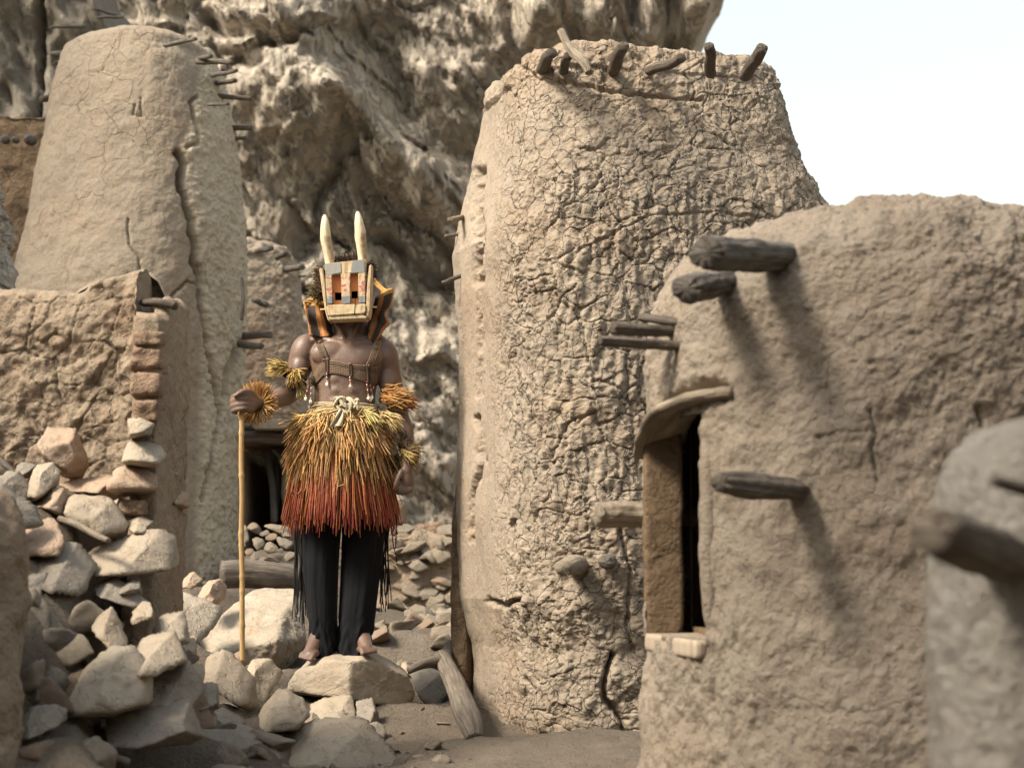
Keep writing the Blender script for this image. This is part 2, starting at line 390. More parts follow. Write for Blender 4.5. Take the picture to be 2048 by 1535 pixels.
STONES = [
 # name poly D thick label mat
 (Z4([(310, 1165), (370, 1040), (470, 940), (610, 850), (700, 845), (775, 930), (820, 1030), (810, 1170), (640, 1230), (420, 1250)]), 6.5, .30, 'large pale wedge-shaped boulder at the lower left, pointed to the left', 'stone', [((-.1, -.35, .93), .085), ((.25, -.9, -.1), .12)]),
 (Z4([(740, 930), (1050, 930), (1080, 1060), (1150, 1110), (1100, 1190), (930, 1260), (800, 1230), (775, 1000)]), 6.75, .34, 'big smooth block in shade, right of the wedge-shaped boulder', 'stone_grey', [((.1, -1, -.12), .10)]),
 (Z4([(735, 850), (800, 800), (930, 770), (1030, 830), (1060, 910), (1000, 965), (780, 955)]), 6.7, .34, 'layered pale stone lying on top of the big shaded block', 'stone', [((0, -.5, .85), .05)]),
 (Z4([(840, 740), (880, 680), (950, 670), (1050, 720), (1065, 800), (1000, 840), (820, 790)]), 6.95, .28, 'pale flat-topped stone behind the layered stone', 'stone', [((0, -.6, .8), .05)]),
 (Z4([(105, 345), (150, 320), (430, 300), (510, 390), (515, 470), (470, 530), (330, 475), (110, 395)]), 6.9, .34, 'flat grey slab at the foot of the broken wall, left of the big block', 'stone_grey', [((0, -.45, .9), .035)]),
 (Z4([(450, 300), (560, 240), (700, 205), (880, 215), (960, 290), (970, 400), (800, 430), (690, 432), (530, 430), (500, 370)]), 7.15, .36, 'long pale block below the brick pillar of the broken wall', 'stone', [((0, -.55, .85), .055)]),
 (Z4([(115, 430), (170, 430), (245, 490), (245, 560), (180, 575), (120, 510)]), 6.75, .16, 'small dark stone set in the bank under the flat grey slab', 'stone_grey', ()),
 (Z4([(520, 500), (590, 470), (820, 600), (770, 618), (560, 548)]), 7.0, .16, 'thin slanting flake of stone in the earth bank', 'stone_grey', ()),
 (Z4([(700, 470), (740, 452), (795, 470), (800, 520), (760, 545), (710, 525)]), 7.05, .12, 'small rounded stone above the slanting flake', 'stone_grey', ()),
 (Z4([(750, 640), (800, 605), (870, 605), (880, 660), (780, 705)]), 6.95, .15, 'small block in the bank left of the flat-topped stone', 'stone', ()),
 (Z4([(505, 690), (620, 605), (650, 640), (735, 830), (690, 848), (640, 805), (510, 725)]), 6.75, .16, 'triangular pale stone leaning in the earth bank above the wedge boulder', 'stone', [((-.7, -.4, .6), .05)]),
 (Z4([(0, 1360), (60, 1300), (150, 1210), (270, 1195), (330, 1240), (320, 1310), (180, 1372), (60, 1398)]), 6.2, .24, 'long low stone at the bottom left corner', 'stone_grey', ()),
 (Z4([(1045, 830), (1080, 798), (1115, 850), (1105, 920), (1060, 945)]), 7.3, .13, 'small upright stone right of the layered stone', 'stone', ()),
 (Z4([(1050, 930), (1095, 955), (1165, 1040), (1150, 1105), (1085, 1110)]), 6.95, .18, 'knobbly stone leaning on the shaded block', 'stone', ()),
 (Z4([(1105, 1110), (1165, 1060), (1250, 1080), (1255, 1170), (1190, 1210), (1110, 1195)]), 7.15, .2, 'squarish stone between the shaded block and the staff', 'stone_grey', ()),
 (Z4([(1145, 950), (1180, 905), (1250, 880), (1380, 960), (1440, 1030), (1430, 1170), (1390, 1195), (1260, 1085), (1160, 1045)]), 7.9, .28, 'pale angular stone left of the foot of the staff', 'stone', [((-.3, -.55, .78), .07)]),
 (Z4([(1385, 960), (1430, 915), (1520, 915), (1565, 980), (1565, 1090), (1480, 1220), (1400, 1295), (1420, 1170), (1440, 1030)]), 8.2, .28, 'pale upright stone the staff is planted on', 'stone', [((0, -.3, .95), .12)]),
 (Z4([(1000, 520), (1060, 570), (1150, 580), (1230, 640), (1240, 690), (1190, 770), (1060, 752), (1030, 640)]), 8.7, .3, 'smooth pale stone left of the biggest boulder', 'stone', [((-.1, -.5, .85), .07)]),
 (Z4([(1145, 500), (1190, 455), (1250, 450), (1280, 500), (1270, 570), (1210, 618), (1140, 560)]), 9.1, .15, 'pinkish rounded stone resting on the smooth pale stone', 'stone_pink', ()),
 (Z4([(1050, 440), (1090, 428), (1140, 460), (1130, 500), (1050, 482)]), 9.4, .14, 'small pink brick-like stone beside the tall left granary', 'stone_pink', ()),
 (Z4([(1450, 1290), (1580, 1100), (1640, 1092), (1750, 1170), (1775, 1230), (1730, 1290), (1640, 1330), (1540, 1342)]), 7.75, .26, 'pale rounded stone with a flaked top, in front of the staff', 'stone', [((-.15, -.5, .85), .075)]),
 (Z4([(1240, 1360), (1260, 1310), (1330, 1295), (1475, 1345), (1478, 1420), (1400, 1448), (1260, 1402)]), 7.3, .22, 'grey oblong stone at the bottom, lower left of the flaked stone', 'stone_grey', ()),
 (Z4([(1220, 1210), (1260, 1195), (1380, 1280), (1360, 1322), (1240, 1292)]), 7.5, .16, 'thin dark stone wedged above the grey oblong stone', 'stone_grey', ()),
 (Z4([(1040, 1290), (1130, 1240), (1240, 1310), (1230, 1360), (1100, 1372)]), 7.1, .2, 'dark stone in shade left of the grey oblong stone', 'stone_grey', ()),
 (Z4([(600, 1240), (1040, 1210), (1080, 1330), (900, 1420), (620, 1400)]), 6.55, .3, 'half buried dark rock under the big shaded block', 'stone_grey', ()),
 (Z4([(560, 1560), (700, 1490), (1120, 1440), (1490, 1452), (1600, 1535), (1580, 1600), (800, 1600)]), 6.55, .6, 'flat weathered rock sheet at the bottom edge of the slope', 'stone_grey', [((0, -.25, .97), .05)]),
 (Z5([(220, 1180), (300, 1145), (440, 1140), (500, 1190), (495, 1250), (430, 1285), (280, 1282), (230, 1240)]), 8.2, .26, 'rounded oblong stone wedged under the boulder the man stands on', 'stone', ()),
 (Z5([(490, 1160), (580, 1150), (605, 1210), (600, 1302), (490, 1278)]), 8.2, .2, 'small square stone right of the wedged oblong stone', 'stone_grey', ()),
 (Z5([(200, 1280), (240, 1232), (288, 1282), (270, 1322), (212, 1312)]), 8.0, .1, 'small pebble-like stone below the wedged oblong stone', 'stone', ()),
 (Z5([(15, 1400), (140, 1320), (280, 1285), (520, 1288), (640, 1390), (790, 1560), (40, 1560)]), 7.6, .5, 'broad flat-topped slab at the bottom, below the man', 'stone', [((0, -.55, .85), .075), ((.75, -.6, .1), .24)]),
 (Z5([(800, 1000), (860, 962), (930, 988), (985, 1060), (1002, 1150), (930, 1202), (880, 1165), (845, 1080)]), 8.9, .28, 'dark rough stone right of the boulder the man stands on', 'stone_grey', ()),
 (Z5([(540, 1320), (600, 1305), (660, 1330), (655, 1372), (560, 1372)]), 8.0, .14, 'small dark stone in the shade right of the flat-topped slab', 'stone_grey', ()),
 (Z5([(745, 960), (790, 945), (830, 970), (800, 1000), (750, 995)]), 9.2, .12, 'small pink stone between the boulder and the forked log', 'stone_pink', ()),
 (Z5([(920, 980), (960, 970), (1000, 1020), (990, 1070), (940, 1060)]), 9.3, .14, 'small pale stone seen through the fork of the log', 'stone', ()),
 # on the ledge below the wall
 (Z3([(255, 845), (385, 848), (412, 950), (442, 1030), (400, 1125), (290, 1090), (240, 1040), (205, 960)]), 7.6, .22, 'upright lumpy brown stone against the broken wall', 'stone_pink', [((.5, -.8, .2), .07)]),
 (Z3([(130, 1150), (180, 1070), (265, 1048), (318, 1105), (290, 1200), (180, 1275), (130, 1250)]), 7.35, .2, 'rounded pale stone leaning left of the upright lumpy stone', 'stone', ()),
 (Z3([(75, 1090), (120, 1060), (185, 1070), (180, 1100), (130, 1152), (85, 1135)]), 7.5, .14, 'small stone behind the rounded pale stone at the far left', 'stone_grey', ()),
 (Z3([(-20, 1100), (60, 1105), (120, 1180), (132, 1270), (60, 1260), (0, 1230)]), 7.3, .2, 'rounded stone cut by the left edge of the view', 'stone_grey', ()),
 (Z3([(175, 1275), (260, 1190), (330, 1185), (350, 1260), (362, 1340), (300, 1342)]), 7.3, .2, 'brown angular stone between the rounded stone and the long flat block', 'stone_pink', ()),
 (Z3([(330, 1195), (480, 1132), (600, 1115), (610, 1200), (580, 1258), (450, 1228)]), 7.55, .25, 'flat brown stone behind the long flat block', 'stone_pink', [((0, -.6, .8), .04)]),
 (Z3([(345, 1250), (380, 1230), (500, 1235), (590, 1260), (682, 1370), (672, 1420), (580, 1468), (420, 1372), (360, 1312)]), 7.25, .24, 'long flat pale block lying aslant on the ledge', 'stone', [((.05, -.5, .86), .045)]),
 (Z3([(100, 1420), (150, 1395), (320, 1395), (355, 1480), (350, 1538), (100, 1532)]), 7.0, .24, 'squared earthen block on the flat grey slab', 'stone_pink', [((0, -.35, .93), .035)]),
 (Z3([(-20, 1190), (30, 1225), (145, 1390), (90, 1425), (-20, 1425)]), 6.85, .22, 'slanting dark stone at the left edge of the view', 'stone_grey', ()),
 (Z3([(600, 1280), (635, 1265), (658, 1310), (645, 1342), (605, 1335)]), 7.4, .1, 'small stone at the foot of the brick pillar', 'stone', ()),
 (Z3([(680, 1385), (740, 1362), (815, 1395), (812, 1430), (730, 1432)]), 7.35, .16, 'small pale flat stone right of the long flat block', 'stone', [((0, -.6, .8), .03)]),
]
STONES = [(q[0], q[1] * (WS if q[1] < 7.7 and np.mean([a[0] for a in q[0]]) < 345 else 1.0), q[2] * (.9 if q[1] < 7.7 else 1), q[3], q[4], q[5]) for q in STONES]
# ------------------------------------------------------------------ ground
CTRL = [(850, 1520, 7.0), (930, 1480, 7.9), (1000, 1500, 7.0), (640, 1520, 7.4), 
        (800, 1262, 9.9), (900, 1250, 10.2), (860, 1225, 11.8), (720, 1235, 12.2), (480, 1175, 11.6), (560, 1110, 12.2), (440, 1185, 10.4),
        (330, 1215, 7.6 * WS), (150, 1130, 7.25 * WS), (60, 1060, 7.3 * WS),
        (250, 1060, 7.45 * WS), (120, 1000, 7.65 * WS), (20, 1200, 6.5 * WS), (350, 1120, 7.1)]
cg = np.array([P(a, b, c) for a, b, c in CTRL])
extra = np.array([[-3, 4.6, .34], [-1.2, 4.8, .3], [0, 3, .3], [1.5, 4, .3], [3, 5, .3], [1, 7.5, .3], [2, 9, .35], [4, 9, .4], [0, -4, .2], [-6, 0, .3], [6, 0, .2],
                  [-3.4, 6.2, 1.0], [-4, 7.4, 1.3], [-4.5, 9.5, 1.1], [-2.2, 9.5, 1.0], [-2, 12, .95], [0, 14, 1.0], [-2, 16, 1.2], [2, 14, .8], [-6, 16, 1.5], [4, 20, 1.0], [0, 22, 1.3]] + [[x_, y_, .26] for x_ in (-1.0, -.6, -.2, .3, .9, 1.6, 2.4) for y_ in (2.0, 3.5, 4.4, 5.0, 5.6)] + [[x_, y_, .29] for x_ in (-.55, -.3, .0, .4, .9) for y_ in (6.2, 6.6)] + [[x_, y_, .36] for x_ in (-1.4, -1.8, -2.4) for y_ in (4.4, 5.0, 5.5)])
stc = []
for poly, D in [(q[0], q[1]) for q in STONES] + [(MANROCK, 8.5), (BIGROCK, 9.15)]:
    a = np.array(poly); lo = a[:, 1].max(); hi = a[:, 1].min()
    for fx in (.2, .8): stc.append(P(a[:, 0].min() * (1 - fx) + a[:, 0].max() * fx, lo - .12 * (lo - hi), D))
cg = np.vstack([cg, extra, np.array(stc)])
def ground_h(x, y):
    d2 = (x[..., None] - cg[:, 0]) ** 2 + (y[..., None] - cg[:, 1]) ** 2
    w = 1.0 / (d2 + 0.004) ** 2.0
    h = (w * cg[:, 2]).sum(-1) / w.sum(-1)
    far = sstep(18, 45, np.hypot(x, y - 6))
    return h * (1 - far) + 0.0 * far
def nonuni(dense0, dense1, step, far, k=26):
    a = np.arange(dense0, dense1 + step, step)
    g = np.geomspace(step * 2, far, k)
    return np.concatenate([(dense0 - g)[::-1], a, dense1 + g])
gx = nonuni(-3.6, 2.2, .026, 240); gy = nonuni(4.6, 13.0, .03, 600)
GX, GY = np.meshgrid(gx, gy)
GZ = np.empty_like(GX)
for r in range(0, len(gy), 40): GZ[r:r + 40] = ground_h(GX[r:r + 40], GY[r:r + 40])
pp = np.stack([GX, GY, GZ * 0], -1)
nearw = 1 - sstep(8, 20, np.hypot(GX, GY - 8))
f1, f2, cid = cells(pp * np.array([9, 9, 1]) + .5, 3)
peb = np.clip(.42 - f1, 0, 1) * (cid > .45) * (.5 + cid)
GZ = GZ + nearw * (.04 * fbm(pp * 2.6, 4, 1) + .02 * fbm(pp * 11, 4, 2) + .035 * peb) + (1 - nearw) * fbm(pp * .08, 3, 4) * .6
# keep the ground below the sight line to the foot of every placed stone
gpx, gpy = PX(np.stack([GX, GY, GZ], -1))
lim = np.full(GX.shape, 1e9)
sel = (GY > 3) & (GY < 11) & (np.abs(GX) < 4)
for poly, D, tk in [(q[0], q[1], q[2]) for q in STONES] + [(MANROCK, 8.5, .42), (BIGROCK, 9.15, .75)]:
    a = np.array(poly); xs_ = np.linspace(a[:, 0].min(), a[:, 0].max(), 24); lo_ = np.full(24, -1e9)
    for (x0, y0), (x1, y1) in zip(a, np.roll(a, -1, 0)):
        if abs(x1 - x0) < 1e-6: continue
        t = (xs_ - x0) / (x1 - x0); lo_ = np.where((t >= 0) & (t <= 1), np.maximum(lo_, y0 + t * (y1 - y0)), lo_)
    hh = a[:, 1].max() - a[:, 1].min()
    lo_ = lo_ - .06 * hh
    m_ = sel & (gpx > xs_[0]) & (gpx < xs_[-1]) & (GY < D - .1 * tk)
    zl = P(gpx, np.interp(gpx, xs_, lo_), GY)[..., 2]
    soft = 300 * np.clip(GY - (D - .1 * tk), 0, 1)
    lim = np.where(m_, np.minimum(lim, zl), lim)
cut = np.minimum(GZ, lim)
k_ = np.ones(5) / 5
for ax in (0, 1):      # soften the steps
    cut = np.apply_along_axis(lambda v: np.convolve(np.pad(v, 2, 'edge'), k_, 'valid'), ax, cut)
GZ = np.where(sel, np.minimum(cut, lim + .01), GZ) + nearw * (.014 * fbm(pp * 14, 4, 12) + .006 * fbm(pp * 40, 3, 13))
ground = add('ground', mesh_np('ground', np.stack([GX, GY, GZ], -1), grid_faces(len(gx), len(gy)), M['earth']), kind='structure')
def gz(x, y):
    i = int(np.clip(np.searchsorted(gx, x), 1, len(gx) - 1)); j = int(np.clip(np.searchsorted(gy, y), 1, len(gy) - 1))
    return float(min(GZ[j, i], GZ[j - 1, i - 1]))

# ------------------------------------------------------------------ cliff
def cliff_mat():
    s = NB('cliff_rock'); o = s.coord(); st = s.coord((1.0, 1.0, .35), 'Object', (0, math.radians(42), 0))
    col = s.mix(s.ramp(s.noise(st, 1.3, 8, .62, .8), [(.34, (0, 0, 0)), (.62, (1, 1, 1))]), (.43, .37, .295), (.47, .41, .33))
    col = s.mix(s.ramp(s.noise(o, .7, 7, .6, .5), [(.5, (0, 0, 0)), (.66, (.7, .7, .7))]), col, (.46, .38, .285))
    col = s.mix(s.ramp(s.noise(st, 3.2, 8, .7, 1.0), [(.56, (0, 0, 0)), (.72, (.8, .8, .8))]), col, (.51, .455, .375))
    col = s.mix(s.ramp(s.noise(st, 2.4, 8, .7, 1.5), [(.30, (.8, .8, .8)), (.44, (0, 0, 0))]), col, (.38, .325, .255))
    n = s.bump(s.noise(st, 2.6, 10, .62, .9), .09)
    rg = s.math('ABSOLUTE', s.math('SUBTRACT', s.noise(s.coord((1, 1, .22), 'Object', (0, math.radians(42), 0)), 5, 8, .6, .7), .5))
    n = s.bump(s.mrange(rg, 0, .05), .06, 1, n)
    n = s.bump(s.noise(o, 16, 7, .65), .05, 1, n)
    return s.done(col, .95, n, .1)
M['cliff'] = cliff_mat()
D0 = 24.0
def build_cliff():
    nu, nv = 430, 330
    uu = np.linspace(-11.5, 4.2, nu); zz = np.linspace(-1.0, 13.0, nv)
    U, Z = np.meshgrid(uu, zz)
    # right-hand edge of the overhang
    xe = np.interp(Z, [-1, 5, 6.6, 7.4, 8.2, 9.5, 13], [1.0, 1.5, 2.02, 2.22, 2.42, 2.9, 3.6]) + .10 * fbm(np.stack([Z * 0, Z * 0 + 3, Z * 2.2], -1), 4, 8)
    over = np.maximum(U - xe, 0)
    X = np.minimum(U, xe) + .12 * over
    Y = D0 - .06 * (Z - 2) - .8 * sstep(6.2, 8.4, Z) * sstep(-1.5, 2.0, U) + over * 3.0
    base = np.stack([X, Y, Z], -1)
    px, py = PX(base)
    # rotated coordinates: strata dip from upper left to lower right
    a = math.radians(-52); s = X * math.cos(a) + Z * math.sin(a); t = -X * math.sin(a) + Z * math.cos(a)
    wob = .5 * fbm(np.stack([X * .5, Y * 0, Z * .5], -1), 3, 2)
    q = np.stack([s * .28, 0 * s, (t + wob) * .75], -1)
    r1 = 1 - np.abs(fbm(q, 3, 21)) * 2.2
    q2 = np.stack([s * .8, 0 * s + 4, (t + wob * 1.5) * 1.9], -1)
    r2 = 1 - np.abs(fbm(q2, 4, 31)) * 2.0
    r1 = 2.4 * np.abs(fbm(q, 2, 21)); r2 = 2.0 * np.abs(fbm(q2, 3, 31))
    rel = .7 * r1 + .34 * r2
    w2 = .25 * fbm(np.stack([X * 1.4, 0 * X, Z * 1.4], -1), 3, 12)
    rel = .28 * r1 + .10 * r2 + .62 * facets(np.stack([s * .36 + wob * .6, 0 * s, (t + wob) * .8], -1), 5) + .17 * facets(np.stack([s * .9 + w2, 0 * s, (t + w2) * 2.1], -1), 15) + .12 * facets(np.stack([s * 2.6 + w2, 0 * s, (t + w2) * 6.5], -1), 25)
    # the two pale noses of rock and the crease under them
    def g(cx, cy, sx, sy, rot=0):
        c, sn = math.cos(rot), math.sin(rot); dx, dy = px - cx, py - cy
        return np.exp(-(((dx * c + dy * sn) / sx) ** 2 + ((-dx * sn + dy * c) / sy) ** 2))
    rel += 1.1 * g(610, 190, 150, 80, .85) + .8 * g(690, 235, 45, 60, .6) + 1.1 * g(790, 310, 110, 45, .75) + .7 * g(870, 400, 70, 40, .8)
    for pts, w, dp in (([(455, 130), (560, 150), (640, 250), (660, 330), (600, 470), (575, 560)], 34, .35), ([(720, 60), (790, 180), (860, 260), (930, 330)], 34, .28),
                       ([(600, 480), (680, 480), (770, 560), (860, 640)], 34, .25), ([(420, 60), (520, 100), (600, 110)], 18, .5), ([(760, 480), (860, 560), (930, 600)], 18, .5)):
        rel -= dp * np.exp(-(seg_dist(px + 14 * wob * 2, py, pts) / w) ** 2)
    # hanging vertical flutes at the top right
    fl = sstep(960, 1080, px) * sstep(150, 60, py)
    col = np.abs(np.sin(X * 4.6 + 1.4 * vn(np.stack([X * .9, 0 * X, Z * .5], -1), 3))) 
    rel = rel * (1 - .7 * fl) + fl * (.75 * col + .25 * r2)
    p3 = np.stack([X * 2.6, Y * .5, Z * 2.6], -1)
    rel += .10 * fbm(p3, 5, 41, .58) + .16 * np.abs(fbm(np.stack([s * 2.0, 0 * s, t * 5.0], -1), 4, 51)) * 2
    ed = np.exp(-over * 2)
    Y2 = Y - rel * (.25 + .75 * ed); X2 = X + over * 0 + (.25 * rel) * (over > 0) * .3
    return np.stack([X2, Y2, Z + .12 * fbm(p3, 3, 61)], -1), nu, nv
G, nu, nv = build_cliff()
add('cliff', mesh_np('cliff', G, grid_faces(nu, nv), M['cliff']), kind='structure')

def outcrop():
    nu, nv = 200, 220
    U, V = np.meshgrid(np.linspace(0, 1, nu), np.linspace(0, 1, nv))
    # px at D=17: right edge slants from (235,-160) to (300,420)
    Z = -0.5 + V * 9.0
    xl = -9.0; xr = np.interp(Z, [0, 3, 5.0, 5.8, 6.6, 8.5], [-2.7, -3.0, -3.3, -3.55, -3.95, -4.8])
    t = np.minimum(U / .85, 1); b = np.maximum(U - .85, 0) / .15
    X = xl + (xr - xl) * t; Y = 17.4 - .12 * (Z - 2) + b * 2.5 - .6 * t
    p = np.stack([X, Y, Z], -1)
    a = math.radians(-60); s = X * math.cos(a) + Z * math.sin(a); tt = -X * math.sin(a) + Z * math.cos(a)
    rel = .30 * fbm(p * 1.1, 4, 3) + .20 * (1 - 2 * np.abs(fbm(np.stack([s * 1.0, 0 * s, tt * 3.2], -1), 4, 9))) + .10 * (1 - 2 * np.abs(fbm(np.stack([s * 3, 0 * s, tt * 9], -1), 3, 19)))
    px, py = PX(p)
    rel -= .25 * np.exp(-(seg_dist(px, py, [(95, -20), (85, 60), (82, 140), (85, 260)]) / 6) ** 2)
    X = X + .3 * rel * b; Y = Y - rel
    return np.stack([X, Y, Z], -1), nu, nv
G, nu, nv = outcrop()
M['outcrop'] = stone_mat('outcrop_rock', (.36, .31, .245), (.25, .215, .17), (.42, .37, .30), .05, .02)
add('cliff_outcrop', mesh_np('cliff_outcrop', G, grid_faces(nu, nv), M['outcrop']), kind='structure')

def near_rock():
    # jagged rock face at the left border
    nu, nv = 160, 240
    U, V = np.meshgrid(np.linspace(0, 1, nu), np.linspace(0, 1, nv)); py = 640 - V * 420
    xr = np.interp(py, [220, 300, 370, 440, 500, 545, 575, 600, 640], [-130, -100, -78, -70, -58, -48, -54, -70, -80])
    pxx = -420 + (xr + 420) * np.minimum(U / .75, 1); b = np.maximum(U - .75, 0) / .25
    D = 9.6 + b * .8
    p = P(pxx, py, 9.6); p[..., 1] += b * .9
    q = p.copy()
    p[..., 1] -= .10 * fbm(q * 4, 5, 3) + .16 * facets(q * np.array([5, 1, 4]), 5) + .05 * facets(q * np.array([14, 1, 11]), 6)
    p[..., 0] += .07 * fbm(q * 7, 5, 8, .6) + .05 * facets(q[..., [2, 1, 0]] * np.array([8, 1, 3]), 9)
    return p, nu, nv
G, nu, nv = near_rock()
add('cliff_spur', mesh_np('cliff_spur', G, grid_faces(nu, nv), M['cliff']), kind='structure')

# ------------------------------------------------------------------ lofted mud towers
def tower_grid(D, left, right, py0, py1, nU, nV, n=3.0, rot=0.0, ratio=1.0, cap=.10, capn=14, front=.84, fcen=0.0, Dz=None, Dw=None):
    Dz = Dz or D; Dw = Dw or D
    th_f = np.linspace(-1, 1, int(nU * front)) * math.radians(118) + fcen
    th_b = np.linspace(math.radians(118), 2 * math.pi - math.radians(118), nU - len(th_f) + 2)[1:-1] + fcen
    th = np.concatenate([th_f, th_b])           # angle 0 faces the camera (-y), positive to the right
    lth = th - rot
    r = (np.abs(np.cos(lth)) ** n + np.abs(np.sin(lth)) ** n) ** (-1.0 / n)
    ux = r * np.sin(th); uy = -r * np.cos(th)
    e = np.abs(ux).max(); ux /= e; uy /= e
    py = np.linspace(py0, py1, nV)
    la = np.array(left); ra = np.array(right)
    l = np.interp(py, la[::-1, 1] if la[0, 1] > la[-1, 1] else la[:, 1], la[::-1, 0] if la[0, 1] > la[-1, 1] else la[:, 0])
    q = np.interp(py, ra[::-1, 1] if ra[0, 1] > ra[-1, 1] else ra[:, 1], ra[::-1, 0] if ra[0, 1] > ra[-1, 1] else ra[:, 0])
    PL = P(l, py, Dw); PR = P(q, py, Dw)
    cx = (PL[:, 0] + PR[:, 0]) / 2; w = (PR[:, 0] - PL[:, 0]) / 2; z = P(1024, py, Dz)[:, 2]
    X = cx[:, None] + w[:, None] * ux; Y = D + w[:, None] * uy * ratio; Zg = z[:, None] + 0 * X
    G = np.stack([X, Y, Zg], -1)
    # cap rows
    s = np.cos(np.linspace(0, np.pi / 2, capn + 1))[1:]
    h = np.sin(np.linspace(0, np.pi / 2, capn + 1))[1:]
    C = np.stack([cx[-1] + w[-1] * s[:, None] * ux, D + w[-1] * s[:, None] * uy * ratio, z[-1] + cap * h[:, None] + 0 * ux], -1)
    return np.concatenate([G, C]), th, nV
def wood_peg(parent, path, rad, mat='wood', seed=0, rough=.25, rings=None, seg=12, name='wooden_peg'):
    V, F, uv = tube_arrays(path, rad, rings or 14, seg, 0, seed, 30, .85, True, rough)
    # ragged broken end
    rng = np.random.RandomState(seed)
    m = rings or 14
    t = np.asarray(path[-1]) - np.asarray(path[-2]); t = t / np.linalg.norm(t)
    V[(m - 1) * seg:m * seg] += t * (rng.rand(seg, 1) - .5) * np.mean(rad) * .4
    return add(name, mesh_np(name, V, F, M[mat], True, uv), parent)
def peg_px(parent, a, b, r0, r1=None, mat='wood', seed=0, bend=.1, inset=.12):
    """peg from base pixel a=(px,py,D) to tip b=(px,py,D); radii in photo px at that depth"""
    A, B = P(*a), P(*b); r1 = r1 or r0 * .85
    k = a[2] / FPX
    d = B - A; rng = np.random.RandomState(seed + 5)
    off = np.cross(d, [0.2, .9, .3]); off = off / np.linalg.norm(off) * np.linalg.norm(d) * bend * (rng.rand() - .5)
    A0 = A - d / np.linalg.norm(d) * inset
    return wood_peg(parent, [A0, A, (A + B) / 2 + off, B], np.array([r0, r0, (r0 + r1) / 2, r1]) * k, mat, seed)

# --- right cracked tower
RL = [(945, 1560), (945, 1480), (938, 1300), (908, 1200), (903, 1100), (905, 1000), (910, 850), (916, 750), (914, 650), (905, 560), (899, 450), (914, 370), (936, 285), (952, 200), (960, 150), (972, 105), (982, 92)]
RR = [(1690, 1560), (1700, 1300), (1705, 1000), (1695, 700), (1680, 560), (1657, 410), (1636, 345), (1606, 290), (1582, 220), (1562, 150), (1540, 100), (1532, 92)]
G, th, nV = tower_grid(8.55, RL, RR, 1560, 92, 620, 800, 4.2, math.radians(17), .92, .02, 12, .86, Dz=7.95, Dw=8.3)
N = grid_normals(G, True)
px, py = PX(G)
p = G * 1.0
face = sstep(968, 1045, px + 18 * fbm(p * 5, 3, 4))           # 1 on the rough front face, 0 on the smooth left corner
wz = np.stack([fbm(p * 6, 3, 70), fbm(p * 6, 3, 71), fbm(p * 6, 3, 72)], -1)
c1, c2, ci = cells((p + .05 * wz) * np.array([8.6, 8.6, 7.8]), 2)
d1, d2, di = cells((p + .035 * wz) * np.array([19, 19, 17]), 6)
band = sstep(300, 420, py) * (1 - .75 * sstep(950, 1150, py))
rib = fbm(np.stack([p[..., 0] * 36, p[..., 1] * 36, p[..., 2] * 9], -1), 3, 14)
low = sstep(1000, 1200, py)
disp = .022 * fbm(p * 2.2, 3, 5)
disp += face * (.008 * (ci - .5) - .013 * (1 - sstep(.0, .042, c2 - c1)) * (.3 + .7 * sstep(-.25, .15, fbm(p * 2.3, 3, 77))))
disp += face * (.006 * (di - .5) - .009 * (1 - sstep(.0, .08, d2 - d1)) * sstep(-.05, .3, fbm(p * 3.1, 3, 78)))
disp += face * band * .02 * rib
disp += (.25 + .75 * face) * (0.013 * fbm(p * 17, 4, 15, .62) + .005 * fbm(p * 60, 2, 16)) + face * low * .035 * fbm(p * 7, 4, 17)
disp += .012 * fbm(np.stack([p[..., 0] * 14, p[..., 1] * 14, p[..., 2] * 3], -1), 3, 18) * (1 - face)
def carve(pts, w, dep, wob=6):
    j = seg_dist(px + wob * fbm(p * 24, 3, 33), py + wob * fbm(p * 24, 3, 34), pts)
    return -dep * np.exp(-(j / w) ** 2)
vis = (N[..., 1] < .15)
for pts, w, dep in (([(1240, 1060), (1262, 1140), (1255, 1250), (1265, 1300)], 4, .03), ([(1225, 1310), (1210, 1350), (1206, 1385), (1245, 1440), (1248, 1500), (1262, 1560)], 5, .07),
                    ([(1020, 1040), (1022, 1100), (1045, 1140), (1035, 1190)], 4, .03), ([(958, 345), (952, 420), (960, 480), (957, 560)], 9, .09), ([(960, 560), (962, 700), (955, 790)], 5, .02),
                    ([(952, 835), (960, 870), (962, 930), (945, 990), (940, 1080)], 5, .045), ([(975, 1200), (1005, 1212), (1035, 1200)], 5, .05),
                    ([(1100, 640), (1120, 600), (1160, 640), (1190, 760), (1240, 780), (1280, 830)], 3, .014), ([(1085, 940), (1130, 850), (1190, 820), (1205, 860), (1230, 900), (1275, 960)], 3, .016),
                    ([(1040, 130), (1080, 160), (1150, 170), (1260, 190), (1400, 200)], 4, .02), ([(1130, 540), (1160, 500), (1300, 430), (1440, 425), (1560, 440)], 2.5, .010)):
    disp = disp + vis * carve(pts, w, dep)
rim = np.arange(G.shape[0])[:, None] > nV - 26
disp += rim * (.028 * fbm(p * 11, 3, 22) + .01)
G = G + N * disp[..., None]
G[-1] = G[-1].mean(0)
t_r = empty('granary_tower', (G[0, :, 0].mean(), 8.55, .3), 'tall tan mud granary with deeply cracked bumpy front, right of the masked man', 'granary', 'mud granaries under the cliff')
add('wall', mesh_np('granary_wall', G, grid_faces(len(th), G.shape[0], True), M['tower_r'], True, None, np.repeat(face.reshape(-1, 1), 3, 1)), t_r)
